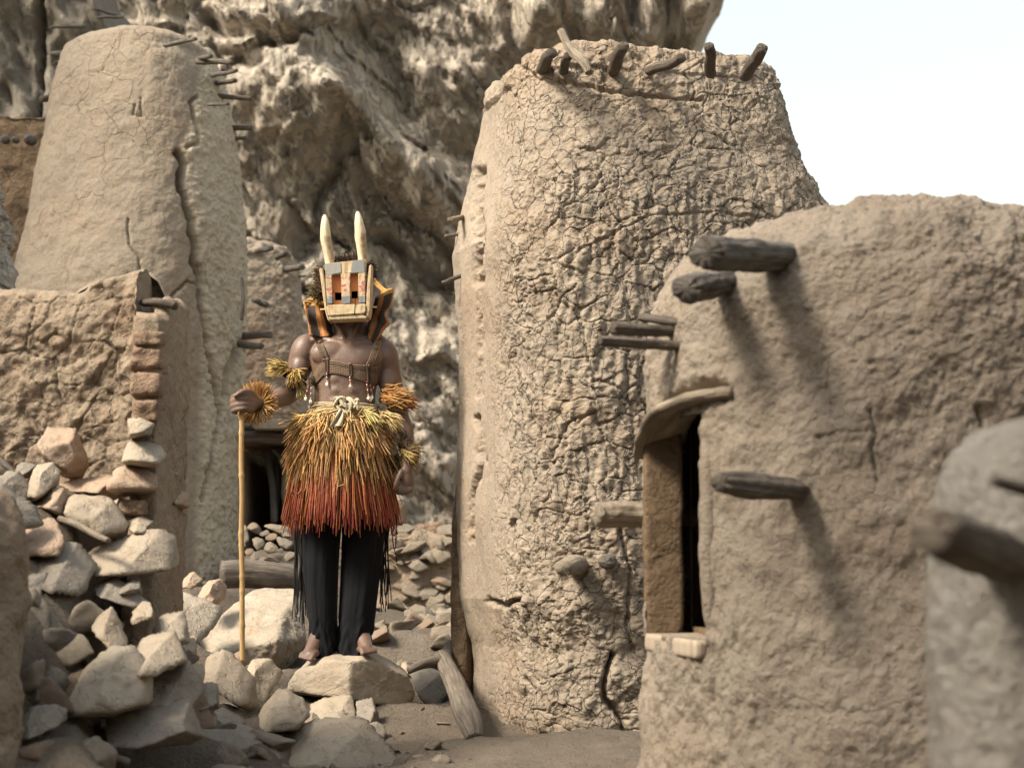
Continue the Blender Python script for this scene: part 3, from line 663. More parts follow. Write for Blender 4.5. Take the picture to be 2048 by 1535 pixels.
PEG_R = [((1130, 128, 7.95), (1163, 150, 7.55), 9), ((1140, 118, 8.0), (1122, 62, 7.9), 8), ((1090, 130, 7.9), (1104, 106, 7.65), 13), ((1232, 128, 7.85), (1247, 92, 7.6), 13),
         ((1318, 134, 7.85), (1362, 116, 7.6), 12), ((1420, 128, 7.85), (1418, 92, 7.65), 12), ((1502, 132, 7.9), (1524, 96, 7.7), 13)]
V, F, uv = tube_arrays([P(1122, 62, 7.75), P(1134, 88, 7.72), P(1150, 108, 7.68), P(1168, 124, 7.62), P(1178, 146, 7.6)], np.array([9, 10, 12, 11, 9]) * 7.7 / FPX, 26, 12, 0, 3, 30, .9, True, .22)
add('wooden_peg', mesh_np('wooden_peg', V, F, M['wood_pale'], True, uv), t_r)
for k, (a, b, r) in enumerate(PEG_R[2:]): peg_px(t_r, a, b, r, r * .9, 'wood', 40 + k, .08)
peg_px(t_r, (1128, 138, 7.9), (1136, 112, 7.75), 10, 10, 'wood_dark', 39)
peg_px(t_r, (1150, 1128, 7.75), (1126, 1134, 7.45), 24, 18, 'wood_pale', 60, 0, .05)
peg_px(t_r, (1216, 1122, 7.75), (1212, 1124, 7.6), 17, 16, 'wood_dark', 61, 0, .05)
peg_px(t_r, (1295, 1145, 7.75), (1288, 1146, 7.6), 14, 12, 'stone_grey' if False else 'wood', 62, 0, .05)
for k, (a, b, r) in enumerate([((918, 436, 8.6), (900, 440, 8.5), 7), ((905, 470, 8.7), (890, 473, 8.7), 4), ((905, 558, 8.6), (884, 566, 8.6), 5)]): peg_px(t_r, a, b, r, r, 'wood_pale' if k < 2 else 'wood', 70 + k)

# --- left tall tower
LL = [(-45, 1230), (-30, 1000), (-10, 800), (15, 650), (32, 570), (52, 490), (68, 420), (80, 330), (98, 235), (112, 155), (128, 95), (140, 76)]
LR = [(478, 1230), (476, 1150), (470, 1000), (476, 800), (484, 650), (484, 560), (481, 450), (474, 330), (466, 240), (455, 170), (446, 128), (430, 100)]
G, th, nV = tower_grid(12.6, LL, LR, 1230, 88, 480, 560, 2.5, math.radians(-20), 1.0, .14, 16, .86, Dz=12.3)
N = grid_normals(G, True); px, py = PX(G); p = G * 1.0; vis = (N[..., 1] < .2)
CRK = [[(396, 193), (381, 204), (385, 233), (394, 263), (392, 288), (374, 294)], [(356, 305), (368, 328), (361, 350), (363, 380), (372, 398), (370, 412), (383, 438), (383, 460), (394, 492), (389, 522), (401, 547), (404, 575), (402, 610)],
       [(402, 610), (408, 640), (412, 690), (425, 760), (438, 830), (415, 950), (408, 1000)], [(486, 690), (470, 712), (458, 740), (452, 790)], [(404, 572), (375, 560), (340, 597)]]
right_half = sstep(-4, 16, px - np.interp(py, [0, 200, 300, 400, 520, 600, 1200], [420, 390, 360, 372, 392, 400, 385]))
d1, d2, di = cells((p + .04 * np.stack([fbm(p * 7, 3, 70), fbm(p * 7, 3, 71), fbm(p * 7, 3, 72)], -1)) * 5.5, 9)
disp = .03 * fbm(p * 1.6, 3, 1) + .012 * fbm(p * 13, 4, 2, .6)
disp += right_half * (.024 * fbm(p * np.array([22, 22, 26]), 4, 4, .62) + .012)
disp -= .007 * (1 - sstep(0, .04, d2 - d1)) * sstep(360, 120, py) * sstep(-.2, .2, fbm(p * 2.5, 3, 45))
def carve(pts, w, dep, wob=5):
    j = seg_dist(px + wob * fbm(p * 18, 3, 33), py + wob * fbm(p * 18, 3, 34), pts)
    return -dep * np.exp(-(j / w) ** 2)
for i, c in enumerate(CRK): disp += vis * carve(c, (3.5, 5.5, 4, 7, 2.5)[i], (.05, .14, .08, .10, .03)[i])
disp += vis * carve([(280, 200), (285, 235), (265, 230), (270, 210)], 2.5, .02) + vis * carve([(255, 440), (258, 490), (275, 510), (280, 540)], 2, .025)
G = G + N * disp[..., None]; G[-1] = G[-1].mean(0)
t_l = empty('granary_tower', (G[0, :, 0].mean(), 12.6, .9), 'tall tapering grey-tan mud granary with a long vertical crack, behind the broken wall', 'granary', 'mud granaries under the cliff')
add('wall', mesh_np('granary_wall', G, grid_faces(len(th), G.shape[0], True), M['tower_l'], True, None, np.repeat((right_half * vis * (.75 + .25 * fbm(p * 4, 3, 6))).reshape(-1, 1), 3, 1)), t_l)  # paler plaster on the right half, its tint also standing in for light
PEG_L = [((215, 26, 13.4), (186, 18, 13.2), 3.2), ((228, 35, 13.0), (196, 36, 12.8), 3.5), ((140, 54, 13.0), (101, 55, 12.9), 4), ((125, 108, 12.6), (103, 109, 12.6), 7), ((122, 124, 12.6), (110, 125, 12.5), 4),
         ((113, 196, 12.6), (82, 198, 12.5), 9), ((345, 88, 11.6), (391, 78, 11.3), 5), ((405, 116, 11.9), (422, 112, 11.7), 5), ((415, 124, 11.9), (464, 125, 11.7), 7), ((440, 148, 12.2), (473, 141, 12.0), 5),
         ((450, 164, 12.4), (470, 161, 12.3), 6), ((460, 194, 12.5), (503, 197, 12.5), 6), ((430, 209, 11.9), (456, 208, 11.7), 4), ((463, 256, 12.6), (503, 256, 12.6), 6.5), ((468, 278, 12.6), (492, 276, 12.6), 5),
         ((488, 672, 12.6), (541, 669, 12.5), 9), ((486, 688, 12.5), (523, 692, 12.4), 9)]
for k, (a, b, r) in enumerate(PEG_L): peg_px(t_l, a, b, r, r * .9, 'wood' if k > 14 or k % 3 else 'wood_dark', 100 + k, .04)
V, F, uv = tube_arrays([P(484, 555, 12.3), P(486, 600, 12.25), P(483, 640, 12.25)], np.array([3, 4, 3.5]) * 12.3 / FPX, 14, 8, 0, 1, 30, 1, True, .2)
add('wooden_peg', mesh_np('wooden_peg', V, F, M['wood'], True, uv), t_l)

# --- small tower behind
SL = [(400, 1010), (405, 700), (420, 520), (440, 470)]
SR = [(628, 1010), (622, 850), (612, 700), (604, 610), (599, 545), (590, 500), (572, 478)]
G, th, nV = tower_grid(15.2, SL, SR, 1010, 482, 260, 300, 2.6, .3, 1.0, .07, 12, .86, Dz=14.8)
N = grid_normals(G, True); p = G * 1.0; px, py = PX(G)
disp = .04 * fbm(p * 2, 3, 1) + .02 * fbm(p * 14, 4, 2, .6) + .02 * fbm(p * 26, 3, 4) * sstep(520, 570, px)
disp += (np.arange(G.shape[0])[:, None] > nV - 14) * .05 * fbm(p * 9, 3, 9)
G = G + N * disp[..., None]; G[-1] = G[-1].mean(0)
t_s = empty('granary_tower', (G[0, :, 0].mean(), 15.2, 1.0), 'smaller pinkish mud granary tower peeking out behind the masked man', 'granary', 'mud granaries under the cliff')
add('wall', mesh_np('granary_wall', G, grid_faces(len(th), G.shape[0], True), M['tower_s']), t_s)
for k, (a, b, r) in enumerate([((524, 500, 14.4), (543, 496, 14.2), 6), ((560, 512, 14.5), (573, 506, 14.3), 6), ((588, 536, 14.9), (605, 533, 14.8), 7), ((598, 553, 15.1), (612, 552, 15.1), 2.5), ((512, 601, 14.3), (516, 603, 14.15), 7), ((526, 607, 14.35), (531, 609, 14.2), 8)]):
    peg_px(t_s, a, b, r, r, 'wood_dark', 140 + k, .1)

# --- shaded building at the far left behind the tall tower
G, th, nV = tower_grid(15.0, [(-190, 900), (-170, 262)], [(190, 900), (175, 262)], 900, 262, 200, 170, 5, .1, .8, .05, 8, .86)
N = grid_normals(G, True); p = G * 1.0
G = G + N * (.04 * fbm(p * 2, 3, 1) + .02 * fbm(p * 12, 4, 2))[..., None]; G[-1] = G[-1].mean(0)
t_h = empty('mud_house', (G[0, :, 0].mean(), 15.0, 1.2), 'flat-topped brown mud house with three beam ends, at the left edge behind the tall granary', 'house')
add('wall', mesh_np('house_wall', G, grid_faces(len(th), G.shape[0], True), M['jamb']), t_h)  # dark mud colour also stands in for the shade on this house
for k, (x, y, r) in enumerate([(10, 280, 9), (31, 279, 7), (60, 281, 12)]): peg_px(t_h, (x, y, 13.85), (x + 1, y + 1, 13.5), r, r, 'wood_dark', 160 + k)

# ------------------------------------------------------------------ front granary with doorway
GD = 5.6
gp = [(1560, 1.03), (1400, 1.02), (1250, 1.0), (1000, 1.0), (850, 1.0), (760, .995), (690, .99), (640, .985), (610, .97), (580, .94), (550, .90), (522, .84), (498, .77), (478, .68), (460, .57), (445, .44), (434, .3), (428, .14)]
axp = 1800.0
C0 = P(axp, 1000, GD); RG = .745
rows = crinterp(np.array(gp), 560)
zz = P(axp, rows[:, 0], GD)[:, 2]; rr = rows[:, 1] * RG
nU = 560
thf = np.concatenate([np.linspace(-115, 60, 470), np.linspace(60, 245, nU - 470 + 1)[1:-1]]); thf = np.radians(thf)
X = C0[0] + rr[:, None] * np.sin(thf); Y = GD - rr[:, None] * np.cos(thf)
G = np.stack([X, Y, zz[:, None] + 0 * X], -1); nU = len(thf)
N = grid_normals(G, True); p = G * 1.0; px, py = PX(G)
disp = .035 * fbm(p * 1.7, 3, 1) + .02 * fbm(p * 8, 4, 2, .55) + .017 * fbm(p * np.array([24, 24, 20]), 4, 3, .62) * (.45 + .55 * sstep(-.2, .3, fbm(p * 2.2, 3, 6))) + .004 * fbm(p * 70, 2, 4)
disp += .035 * fbm(p * 9, 4, 7) * sstep(560, 470, py)
def carve(pts, w, dep, wob=6):
    j = seg_dist(px + wob * fbm(p * 18, 3, 33), py + wob * fbm(p * 18, 3, 34), pts)
    return -dep * np.exp(-(j / w) ** 2)
vis = N[..., 1] < .1
for pts, w, dep in (([(1742, 820), (1752, 870), (1742, 900), (1756, 960)], 3, .012), ([(1640, 875), (1690, 862), (1745, 862)], 3, .006), ([(1960, 815), (1970, 850)], 5, .02), ([(1412, 1290), (1418, 1330), (1414, 1400)], 4, .015),
                    ([(1500, 400), (1490, 700)], 2, .0)):
    disp = disp + vis * carve(pts, w, dep)
# broken plaster above the lintel
disp += vis * carve([(1318, 850), (1345, 800), (1390, 775), (1440, 778)], 14, .05, 8)
G = G + N * disp[..., None]
DA, DB = math.radians(-84), math.radians(-57)
dz1 = P(1360, 838, 5.35)[2]; dz0 = P(1360, 1272, 5.35)[2]
inside = (thf[None] > DA) & (thf[None] < DB) & (zz[:, None] > dz0) & (zz[:, None] < dz1)
msk = ~inside[:-1]
Fg = grid_faces(nU, len(zz), True, np.concatenate([msk, msk[-1:]])[:len(zz) - 1])
Vg = np.vstack([G.reshape(-1, 3), [[C0[0], GD, zz[-1] + .01]]])
top = (len(zz) - 1) * nU; i = np.arange(nU)
cap_f = np.stack([top + i, top + (i + 1) % nU, np.full(nU, len(Vg) - 1)], -1)
t_g = empty('granary', (C0[0], GD, .3), 'squat rounded mud granary with a dark doorway, in the right foreground', 'granary', 'mud granaries under the cliff')
add('wall', mesh_np('granary_wall', Vg, [Fg, cap_f], M['granary']), t_g)
# inner shell
ti = np.linspace(-math.pi, math.pi, 121)[:-1]; zi = np.linspace(zz[0], zz.max() - .12, 60)
ri = np.interp(zi, zz, rr) - .13
Gi = np.stack([C0[0] + ri[:, None] * np.sin(ti), GD - ri[:, None] * np.cos(ti), zi[:, None] + 0 * ti], -1)
ins = (ti[None] > DA - .06) & (ti[None] < DB + .03) & (zi[:, None] > dz0) & (zi[:, None] < dz1)
Gi[-1] = Gi[-1].mean(0)
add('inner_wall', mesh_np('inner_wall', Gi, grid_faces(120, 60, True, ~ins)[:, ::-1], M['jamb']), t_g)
def polar(t, r, z): return np.array([C0[0] + r * math.sin(t), GD - r * math.cos(t), z])
def slab(pts_outer, pts_inner, z0, z1):
    pass
def rough_block(name, corners, mat, parent, seed=0, n=(10, 10, 20), amp=.006, bev=.12, freq=18):
    """hexahedron from 8 corners (000,100,110,010,001,101,111,011), subdivided, rounded and roughened"""
    c = np.asarray(corners, float)
    sv, sf = [], []; idx = {}
    def addv(u, v, w):
        k = (round(u, 5), round(v, 5), round(w, 5))
        if k not in idx: idx[k] = len(sv); sv.append((u, v, w))
        return idx[k]
    for ax in range(3):
        a, b = [q for q in range(3) if q != ax]
        for side in (0, 1):
            for i in range(n[a]):
                for j in range(n[b]):
                    q = []
                    for di, dj in ((0, 0), (1, 0), (1, 1), (0, 1)):
                        x = [0, 0, 0]; x[ax] = float(side); x[a] = (i + di) / n[a]; x[b] = (j + dj) / n[b]
                        q.append(addv(*x))
                    flip = (side == 1) ^ (ax == 1)
                    sf.append(q if flip else q[::-1])
    s = np.array(sv); 
    s2 = s * 2 - 1
    if bev:   # round the corners in parameter space
        pw = 1 / bev
        l = (np.abs(s2) ** pw).sum(1) ** (1 / pw); mx = np.abs(s2).max(1); s2 = s2 * (mx / np.maximum(l, 1e-6))[:, None]
    u, v, w = ((s2 + 1) / 2).T
    P8 = [(1 - u) * (1 - v) * (1 - w), u * (1 - v) * (1 - w), u * v * (1 - w), (1 - u) * v * (1 - w), (1 - u) * (1 - v) * w, u * (1 - v) * w, u * v * w, (1 - u) * v * w]
    V = sum(wt[:, None] * c[k] for k, wt in enumerate(P8))
    cen = V.mean(0); d = V - cen; d /= np.linalg.norm(d, axis=1, keepdims=True)
    V = V + d * (amp * fbm(V * freq + seed, 4, seed) + amp * .8 * fbm(V * freq * .3 + seed, 2, seed + 3))[:, None]
    uv = np.stack([s[:, 1] * .3, s[:, 0] * .5], -1)
    return add(name, mesh_np(name, V, np.array(sf), M[mat], True, uv), parent)
def frame_block(name, t0, t1, r0, r1, z0, z1, mat, seed, n=(8, 8, 24), amp=.006, bev=.12, tilt=0.0):
    c = [polar(t0, r1, z0), polar(t1, r1, z0 + tilt), polar(t1, r0, z0 + tilt), polar(t0, r0, z0), polar(t0, r1, z1), polar(t1, r1, z1 + tilt), polar(t1, r0, z1 + tilt), polar(t0, r0, z1)]
    return rough_block(name, c, mat, t_g, seed, n, amp, bev)
add_far = frame_block('door_jamb', DA - .05, DA + .012, RG - .10, RG + .012, dz0 - .02, dz1 + .02, 'jamb', 1, (6, 8, 40), .008)
add_near = frame_block('door_jamb', DB - .012, DB + .07, RG - .15, RG + .012, dz0 - .02, dz1 + .01, 'granary', 2, (8, 8, 40), .008, .3)
frame_block('door_sill', DA + .02, DB + .01, RG - .16, RG + .022, dz0 - .045, dz0 + .006, 'wood_pale', 3, (24, 12, 6), .003, .06, -.012)
# sagging lintel plank: a bent board wrapping the doorway top
def lintel():
    m, seg = 40, 14
    tt = np.linspace(DA - .10, DB + .17, m)
    zc = np.interp(np.linspace(0, 1, m), [0, .2, .45, .7, 1], [dz1 - .035, dz1 + .005, dz1 + .045, dz1 + .058, dz1 + .055])
    out = np.interp(np.linspace(0, 1, m), [0, .5, .8, 1], [RG + .035, RG + .055, RG + .035, RG + .01])
    th2 = np.linspace(0, 2 * np.pi, seg, endpoint=False)
    cx, cz = np.sign(np.cos(th2)) * np.abs(np.cos(th2)) ** .5, np.sign(np.sin(th2)) * np.abs(np.sin(th2)) ** .6
    G = np.zeros((m, seg, 3))
    for a in range(m):
        wd = (out[a] - (RG - .12)) / 2; rc = (out[a] + RG - .12) / 2
        for b in range(seg):
            G[a, b] = polar(tt[a], rc + wd * cx[b], zc[a] + .018 * cz[b] - .05 * (1 - (a / m)) * (cx[b] + 1) / 2)
    G += .006 * fbm(G * 20, 3, 4)[..., None]
    V = np.vstack([G.reshape(-1, 3), G[0].mean(0), G[-1].mean(0)])
    i = np.arange(seg); j = (i + 1) % seg; b0 = (m - 1) * seg
    F = [grid_faces(seg, m, True), np.concatenate([np.stack([j, i, np.full(seg, m * seg)], -1), np.stack([b0 + i, b0 + j, np.full(seg, m * seg + 1)], -1)])]
    uv = np.stack([np.tile(np.linspace(0, 1, seg), m), np.repeat(np.linspace(0, .5, m), seg)], -1); uv = np.vstack([uv, [0, 0], [0, 0]])
    add('door_lintel', mesh_np('door_lintel', V, F, M['wood_pale'], True, uv), t_g)
lintel()
PEG_G = [((1590, 515, 5.12), (1412, 505, 4.72), 32, 38, 'wood_dark'), ((1455, 562, 5.17), (1372, 578, 4.9), 26, 33, 'wood_dark'), ((1300, 660, 5.35), (1225, 655, 5.3), 15, 16, 'wood'), ((1295, 688, 5.3), (1200, 682, 5.25), 13, 12, 'wood'), ((1330, 640, 5.4), (1283, 634, 5.5), 11, 10, 'wood'),
         ((1600, 980, 4.97), (1442, 965, 4.72), 22, 31, 'wood'), ((1310, 1030, 5.7), (1192, 1028, 5.62), 28, 30, 'wood_pale')]
for k, (a, b, r0, r1, mt) in enumerate(PEG_G):
    A, B = P(*a), P(*b); d = (B - A); d /= np.linalg.norm(d)
    wood_peg(t_g, [A - d * .15, A, A * .65 + B * .35, A * .3 + B * .7, B], np.array([r0 * .8, r0, (r0 * 1.1 + r1) / 2.1, r1, r1 * (.72 if k == 5 else .95)]) * a[2] / FPX, mt, 200 + k, .34, 40, 28)

# --- nearest stub wall at the right border
G, th, nV = tower_grid(3.0, [(1862, 1700), (1872, 1500), (1868, 1300), (1868, 1100), (1876, 1000), (1890, 950), (1915, 905), (1940, 888)], [(2330, 1700), (2320, 1100), (2290, 950), (2240, 888)], 1700, 888, 220, 260, 2.4, .2, .8, .03, 14, .8)
N = grid_normals(G, True); p = G * 1.0
G = G + N * (.014 * fbm(p * 3, 3, 1) + .012 * fbm(p * np.array([16, 16, 7]), 4, 2) + .006 * fbm(p * 45, 3, 3))[..., None]; G[-1] = G[-1].mean(0)
t_n = empty('mud_pillar', (G[0, :, 0].mean(), 3.0, .3), 'blurred rounded mud pillar with a wooden peg at the right edge, nearest the viewer', 'pillar')
add('wall', mesh_np('pillar_wall', G, grid_faces(len(th), G.shape[0], True), M['pillar']), t_n)
A, B = P(1985, 1105, 2.78), P(1868, 1062, 2.5)
wood_peg(t_n, [A - (B - A) * .3, A, (A + B) / 2, B], np.array([56, 62, 58, 46]) * 2.7 / FPX, 'wood', 230, .3, 20, 18)
A, B = P(2075, 985, 2.72), P(1985, 960, 2.66)
wood_peg(t_n, [A, (A + B) / 2, B], np.array([16, 16, 12]) * 2.7 / FPX, 'wood_dark', 231, .22, 16, 12)
# ------------------------------------------------------------------ off-frame rock columns at left, added to shade tower and front granary
def column_rock(name, cx, cy, rx, ry, z0, z1, seed, mat, nu=160, nv=160, lean=(0, 0)):
    th = np.linspace(0, 2 * np.pi, nu, endpoint=False); v = np.linspace(0, 1, nv)
    r = (np.abs(np.cos(th)) ** 3 + np.abs(np.sin(th)) ** 3) ** (-1 / 3)
    s = np.where(v < .94, 1.0, np.sqrt(np.clip(1 - ((v - .94) / .06) ** 2, 0, 1)))
    X = cx + lean[0] * v[:, None] + rx * s[:, None] * r * np.cos(th); Y = cy + lean[1] * v[:, None] + ry * s[:, None] * r * np.sin(th); Z = z0 + (z1 - z0) * v[:, None] + 0 * X
    G = np.stack([X, Y, Z], -1); N = grid_normals(G, True)
    G = G + N * (.35 * fbm(G * .9, 4, seed) + .14 * fbm(G * np.array([3, 3, 6]), 4, seed + 2))[..., None]; G[-1] = G[-1].mean(0)
    return add(name, mesh_np(name, G, grid_faces(nu, nv, True), mat), kind='structure')
column_rock('shade_buttress', -7.7, 10.4, 1.0, 1.0, -.5, 10.5, 5, M['outcrop'], lean=(-.2, 0))  # added blocker, keeps sun off the tall left granary
column_rock('shade_pinnacle', -3.50, 1.36, .5, .5, -.3, 8.7, 15, M['outcrop'])  # added blocker, darkens the right half of the front granary
# unseen house, granary and wall, added around the viewer to block sky and sun
def plain_block(name, x0, x1, y0, y1, z0, z1, label, cat, seed, mat='wall'):
    G, th_, nv_ = tower_grid((y0 + y1) / 2, [(0, 1), (0, 0)], [(1, 1), (1, 0)], 1, 0, 160, 90, 6, 0, 1, .1, 8, .8)
    th2 = np.linspace(0, 2 * np.pi, 160, endpoint=False); r = (np.abs(np.cos(th2)) ** 7 + np.abs(np.sin(th2)) ** 7) ** (-1 / 7)
    v = np.linspace(0, 1, 90); s = np.where(v < .97, 1 - .06 * v, (1 - .06 * v) * np.sqrt(np.clip(1 - ((v - .97) / .03) ** 2, 0, 1)))
    G = np.stack([(x0 + x1) / 2 + (x1 - x0) / 2 * s[:, None] * r * np.cos(th2), (y0 + y1) / 2 + (y1 - y0) / 2 * s[:, None] * r * np.sin(th2), z0 + (z1 - z0) * v[:, None] + 0 * r], -1)
    N = grid_normals(G, True); G = G + N * (.06 * fbm(G * 1.5, 4, seed) + .02 * fbm(G * 7, 3, seed + 1))[..., None]; G[-1] = G[-1].mean(0)
    t = empty(name, ((x0 + x1) / 2, (y0 + y1) / 2, z0), label, cat); add('wall', mesh_np(name, G, grid_faces(160, 90, True), M[mat]), t); return t
plain_block('mud_house', -3.0, 6.5, -5.0, -2.2, 0, 6.0, 'large mud house block added out of view behind the viewer to cut sky light', 'house', 3)  # added blocker despite its house name, cuts sky light
plain_block('shade_granary', 2.9, 4.7, .4, 2.2, 0, 4.6, 'mud granary block added out of view right of the viewer to cut sky light', 'granary', 4)
plain_block('shade_wall', -3.7, -3.1, 2.0, 5.7, 0, 2.95, 'thick mud wall added out of view at the left to shade the slope', 'wall', 5)

# ------------------------------------------------------------------ rocks
def hull(pts):
    pts = sorted(set((round(a, 6), round(b, 6)) for a, b in pts))
    def half(ps):
        h = []
        for p in ps:
            while len(h) > 1 and (h[-1][0] - h[-2][0]) * (p[1] - h[-2][1]) - (h[-1][1] - h[-2][1]) * (p[0] - h[-2][0]) <= 0: h.pop()
            h.append(p)
        return h[:-1]
    return half(pts) + half(pts[::-1])
def rock_geo(poly, D, thick, seed, sub=5, facets=(), power=22, rough=1.0, top_tilt=.5):
    """angular boulder: convex hull of planes from the outline plus facets; outline points are pixels at depth D"""
    rng = np.random.RandomState(seed)
    w = np.array([P(x, y, D) for x, y in poly]); c = w.mean(0)
    h = hull([(a, b) for a, b in w[:, [0, 2]] - c[[0, 2]]]); h = np.array(h)
    cc = h.mean(0); h = h - cc; c = c + np.array([cc[0], 0, cc[1]])
    pl = []
    for k in range(len(h)):
        a, b = h[k], h[(k + 1) % len(h)]; e = b - a; L = np.linalg.norm(e)
        if L < 1e-4: continue
        n2 = np.array([e[1], -e[0]]) / L; mid = (a + b) / 2
        t = rng.uniform(-.25, .25); yo = 0
        if n2[1] > .45: t = -top_tilt * rng.uniform(.6, 1.2); yo = thick * .35
        n = np.array([n2[0], t, n2[1]]); n /= np.linalg.norm(n)
        pl.append((n, max(n @ np.array([mid[0], yo, mid[1]]), .012)))
    for k in range(3):
        n = np.array([rng.uniform(-.45, .45), -1, rng.uniform(-.1, .45)]); n /= np.linalg.norm(n); pl.append((n, thick * rng.uniform(.42, .56)))
    for k in range(2):
        n = np.array([rng.uniform(-.4, .4), 1, rng.uniform(-.2, .4)]); n /= np.linalg.norm(n); pl.append((n, thick * .5))
    for n, d in facets:
        n = np.array(n, float); n /= np.linalg.norm(n); pl.append((n, d))
    v, f = ico(sub)
    s = 0
    # stretch sampling directions towards the outline's aspect
    ex = np.abs(h[:, 0]).max(); ez = np.abs(h[:, 1]).max(); dv = v * np.array([ex, thick * .5, ez]); dv /= np.linalg.norm(dv, axis=1, keepdims=True)
    for n, d in pl: s = s + np.maximum(dv @ n, 0) ** power / d ** power
    r = s ** (-1 / power)
    V = dv * r[:, None]
    size = (ex + ez) / 2
    q = V + seed * 1.7
    V = V + dv * (rough * (.045 * size * fbm(q / size * 1.3, 3, seed) + .010 * fbm(q * 22, 4, seed + 3, .6) + .016 * np.minimum(fbm(q * 9, 3, seed + 5), .05)))[:, None]
    return c, V, f
def rock(name, poly, D, thick, seed, label, mat='stone', group='loose stones of the rubble slope', sub=5, facets=(), power=14, rough=1.0, parent=None, cat='stone', top_tilt=.5):
    c, V, f = rock_geo(poly, D, thick, seed, sub, facets, power, rough, top_tilt)
    me = mesh_np(name, V, f, M[mat])
    if parent is not None: return add(name, me, parent, loc=c)
    return add(name, me, None, label, cat, group, loc=c)
rock('boulder', MANROCK, 8.5, .42, 11,
     'large angular pale boulder the barefoot man stands on, its right face in shade', 'stone', R_, 6, [((.75, -.75, .12), .10), ((-.35, -.9, .35), .20), ((0, -.1, 1), .139)], 30, .7, cat='boulder', top_tilt=.15)
rock('boulder', BIGROCK, 9.15, .75, 12,
     'biggest smooth pale boulder, left of the man behind the foot of his staff', 'stone', R_, 6, [((-.05, -.55, .85), .20), ((.1, -.95, -.2), .27)], 18, 1.0, cat='boulder')
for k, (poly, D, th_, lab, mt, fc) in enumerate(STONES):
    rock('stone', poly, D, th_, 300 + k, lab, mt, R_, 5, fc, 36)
# driftwood stick on the ledge
V, F, uv = tube_arrays([P(*Z3([(330, 1362)])[0], 7.2 * WS), P(*Z3([(420, 1395)])[0], 7.1 * WS), P(*Z3([(520, 1450)])[0], 7.05 * WS), P(*Z3([(595, 1482)])[0], 7.0 * WS)], np.array([7, 8, 7.5, 6.5]) * 6.2 / FPX, 26, 12, 0, 5, 30, .9, True, .15)
add('stick', mesh_np('stick', V, F, M['wood_pale'], True, uv), None, 'short bleached stick lying below the long flat block', 'stick')
V, F, uv = tube_arrays([P(-20, 905, 7.6 * WS), P(5, 925, 7.55 * WS), P(28, 945, 7.5 * WS)], np.array([9, 8, 5]) * 6.5 / FPX, 14, 10, 0, 6, 30, .9, True, .15)
add('stick', mesh_np('stick', V, F, M['wood_dark'], True, uv), None, 'dark charred stick end at the left edge on the ledge', 'stick')

# ------------------------------------------------------------------ broken wall with brick pillar
t_w = empty('broken_wall', P(180, 1000, 7.9 * WS), 'broken mud wall with orange brick pillar end at the left', 'wall')
def wall_geo():
    loop = WS * np.array([(-3.3, 8.25), (-3.3, 7.95), (-2.6, 7.88), (-2.0, 7.82), (-1.62, 7.80), (-1.535, 7.78), (-1.515, 7.62), (-1.50, 7.52), (-1.455, 7.50), (-1.40, 7.505), (-1.375, 7.56), (-1.36, 7.75), (-1.355, 7.95), (-1.385, 8.06), (-1.6, 8.1), (-2.4, 8.18)])
    seg = np.linalg.norm(np.roll(loop, -1, 0) - loop, axis=1); cum = np.concatenate([[0], np.cumsum(seg)])
    # denser on the visible front
    s_front = np.linspace(cum[1], cum[13], 400, endpoint=False); s_back = np.linspace(cum[13], cum[-1] + cum[1], 60, endpoint=False) % cum[-1]
    s = np.concatenate([s_front, s_back])
    lp = np.vstack([loop, loop[:1]])
    x = np.interp(s, cum, lp[:, 0]); y = np.interp(s, cum, lp[:, 1])
    pxx = 1024 + FPX * x / y
    toppy = np.interp(pxx, [-200, 0, 75, 155, 172, 220, 275, 298, 318, 330, 345, 360], [590, 593, 592, 590, 570, 555, 544, 548, 566, 600, 604, 612])
    fr = sstep(7.72 * WS, 7.60 * WS, y) * sstep(-1.56 * WS, -1.50 * WS, x)
    toppy = toppy * (1 - fr) + 640 * fr
    ztop = P(pxx, toppy, np.clip(y, 7.5 * WS, 7.85 * WS))[:, 2] + .012 * fbm(np.stack([x * 12, y * 12, 0 * x], -1), 4, 2)
    zb = .65
    nv = 230; v = np.linspace(0, 1, nv)[:, None]
    bulge = np.clip(sstep(.45, .0, v), 0, 1) * .10     # splay at the base
    G = np.stack([x + 0 * v, y + 0 * v - bulge * (y < 7.9 * WS), zb + (ztop - zb) * v], -1)
    N = grid_normals(G, True); p = G
    disp = .035 * fbm(p * 3.2, 4, 1) + .028 * fbm(p * 9, 4, 2, .6) + .012 * fbm(p * 28, 3, 3)
    c1, c2, ci = cells(p * np.array([7, 7, 8]) + .4 * fbm(p * 5, 2, 9)[..., None], 4)
    disp -= .009 * (1 - sstep(0, .05, c2 - c1)) * sstep(0, .3, fbm(p * 2, 2, 8))
    disp *= (1 - .6 * sstep(-1.56 * WS, -1.5 * WS, p[..., 0]))
    G = G + N * disp[..., None]
    med = np.stack([np.clip(x, -3.2 * WS, -1.44 * WS), np.where(x > -1.5 * WS, np.clip(y, 7.6 * WS, 7.98 * WS), 8.0 * WS), ztop], -1)
    rows = []
    for k in np.linspace(0, 1, 9)[1:]:
        q = G[-1] * (1 - k) + (med + [0, 0, .015]) * k; q[:, 2] += .02 * math.sin(k * math.pi) + .02 * fbm(q * 12, 3, 4); rows.append(q)
    return np.concatenate([G, np.array(rows)]), len(s)
G, nu = wall_geo()
add('wall', mesh_np('broken_wall', G, grid_faces(nu, G.shape[0], True), M['wall']), t_w)
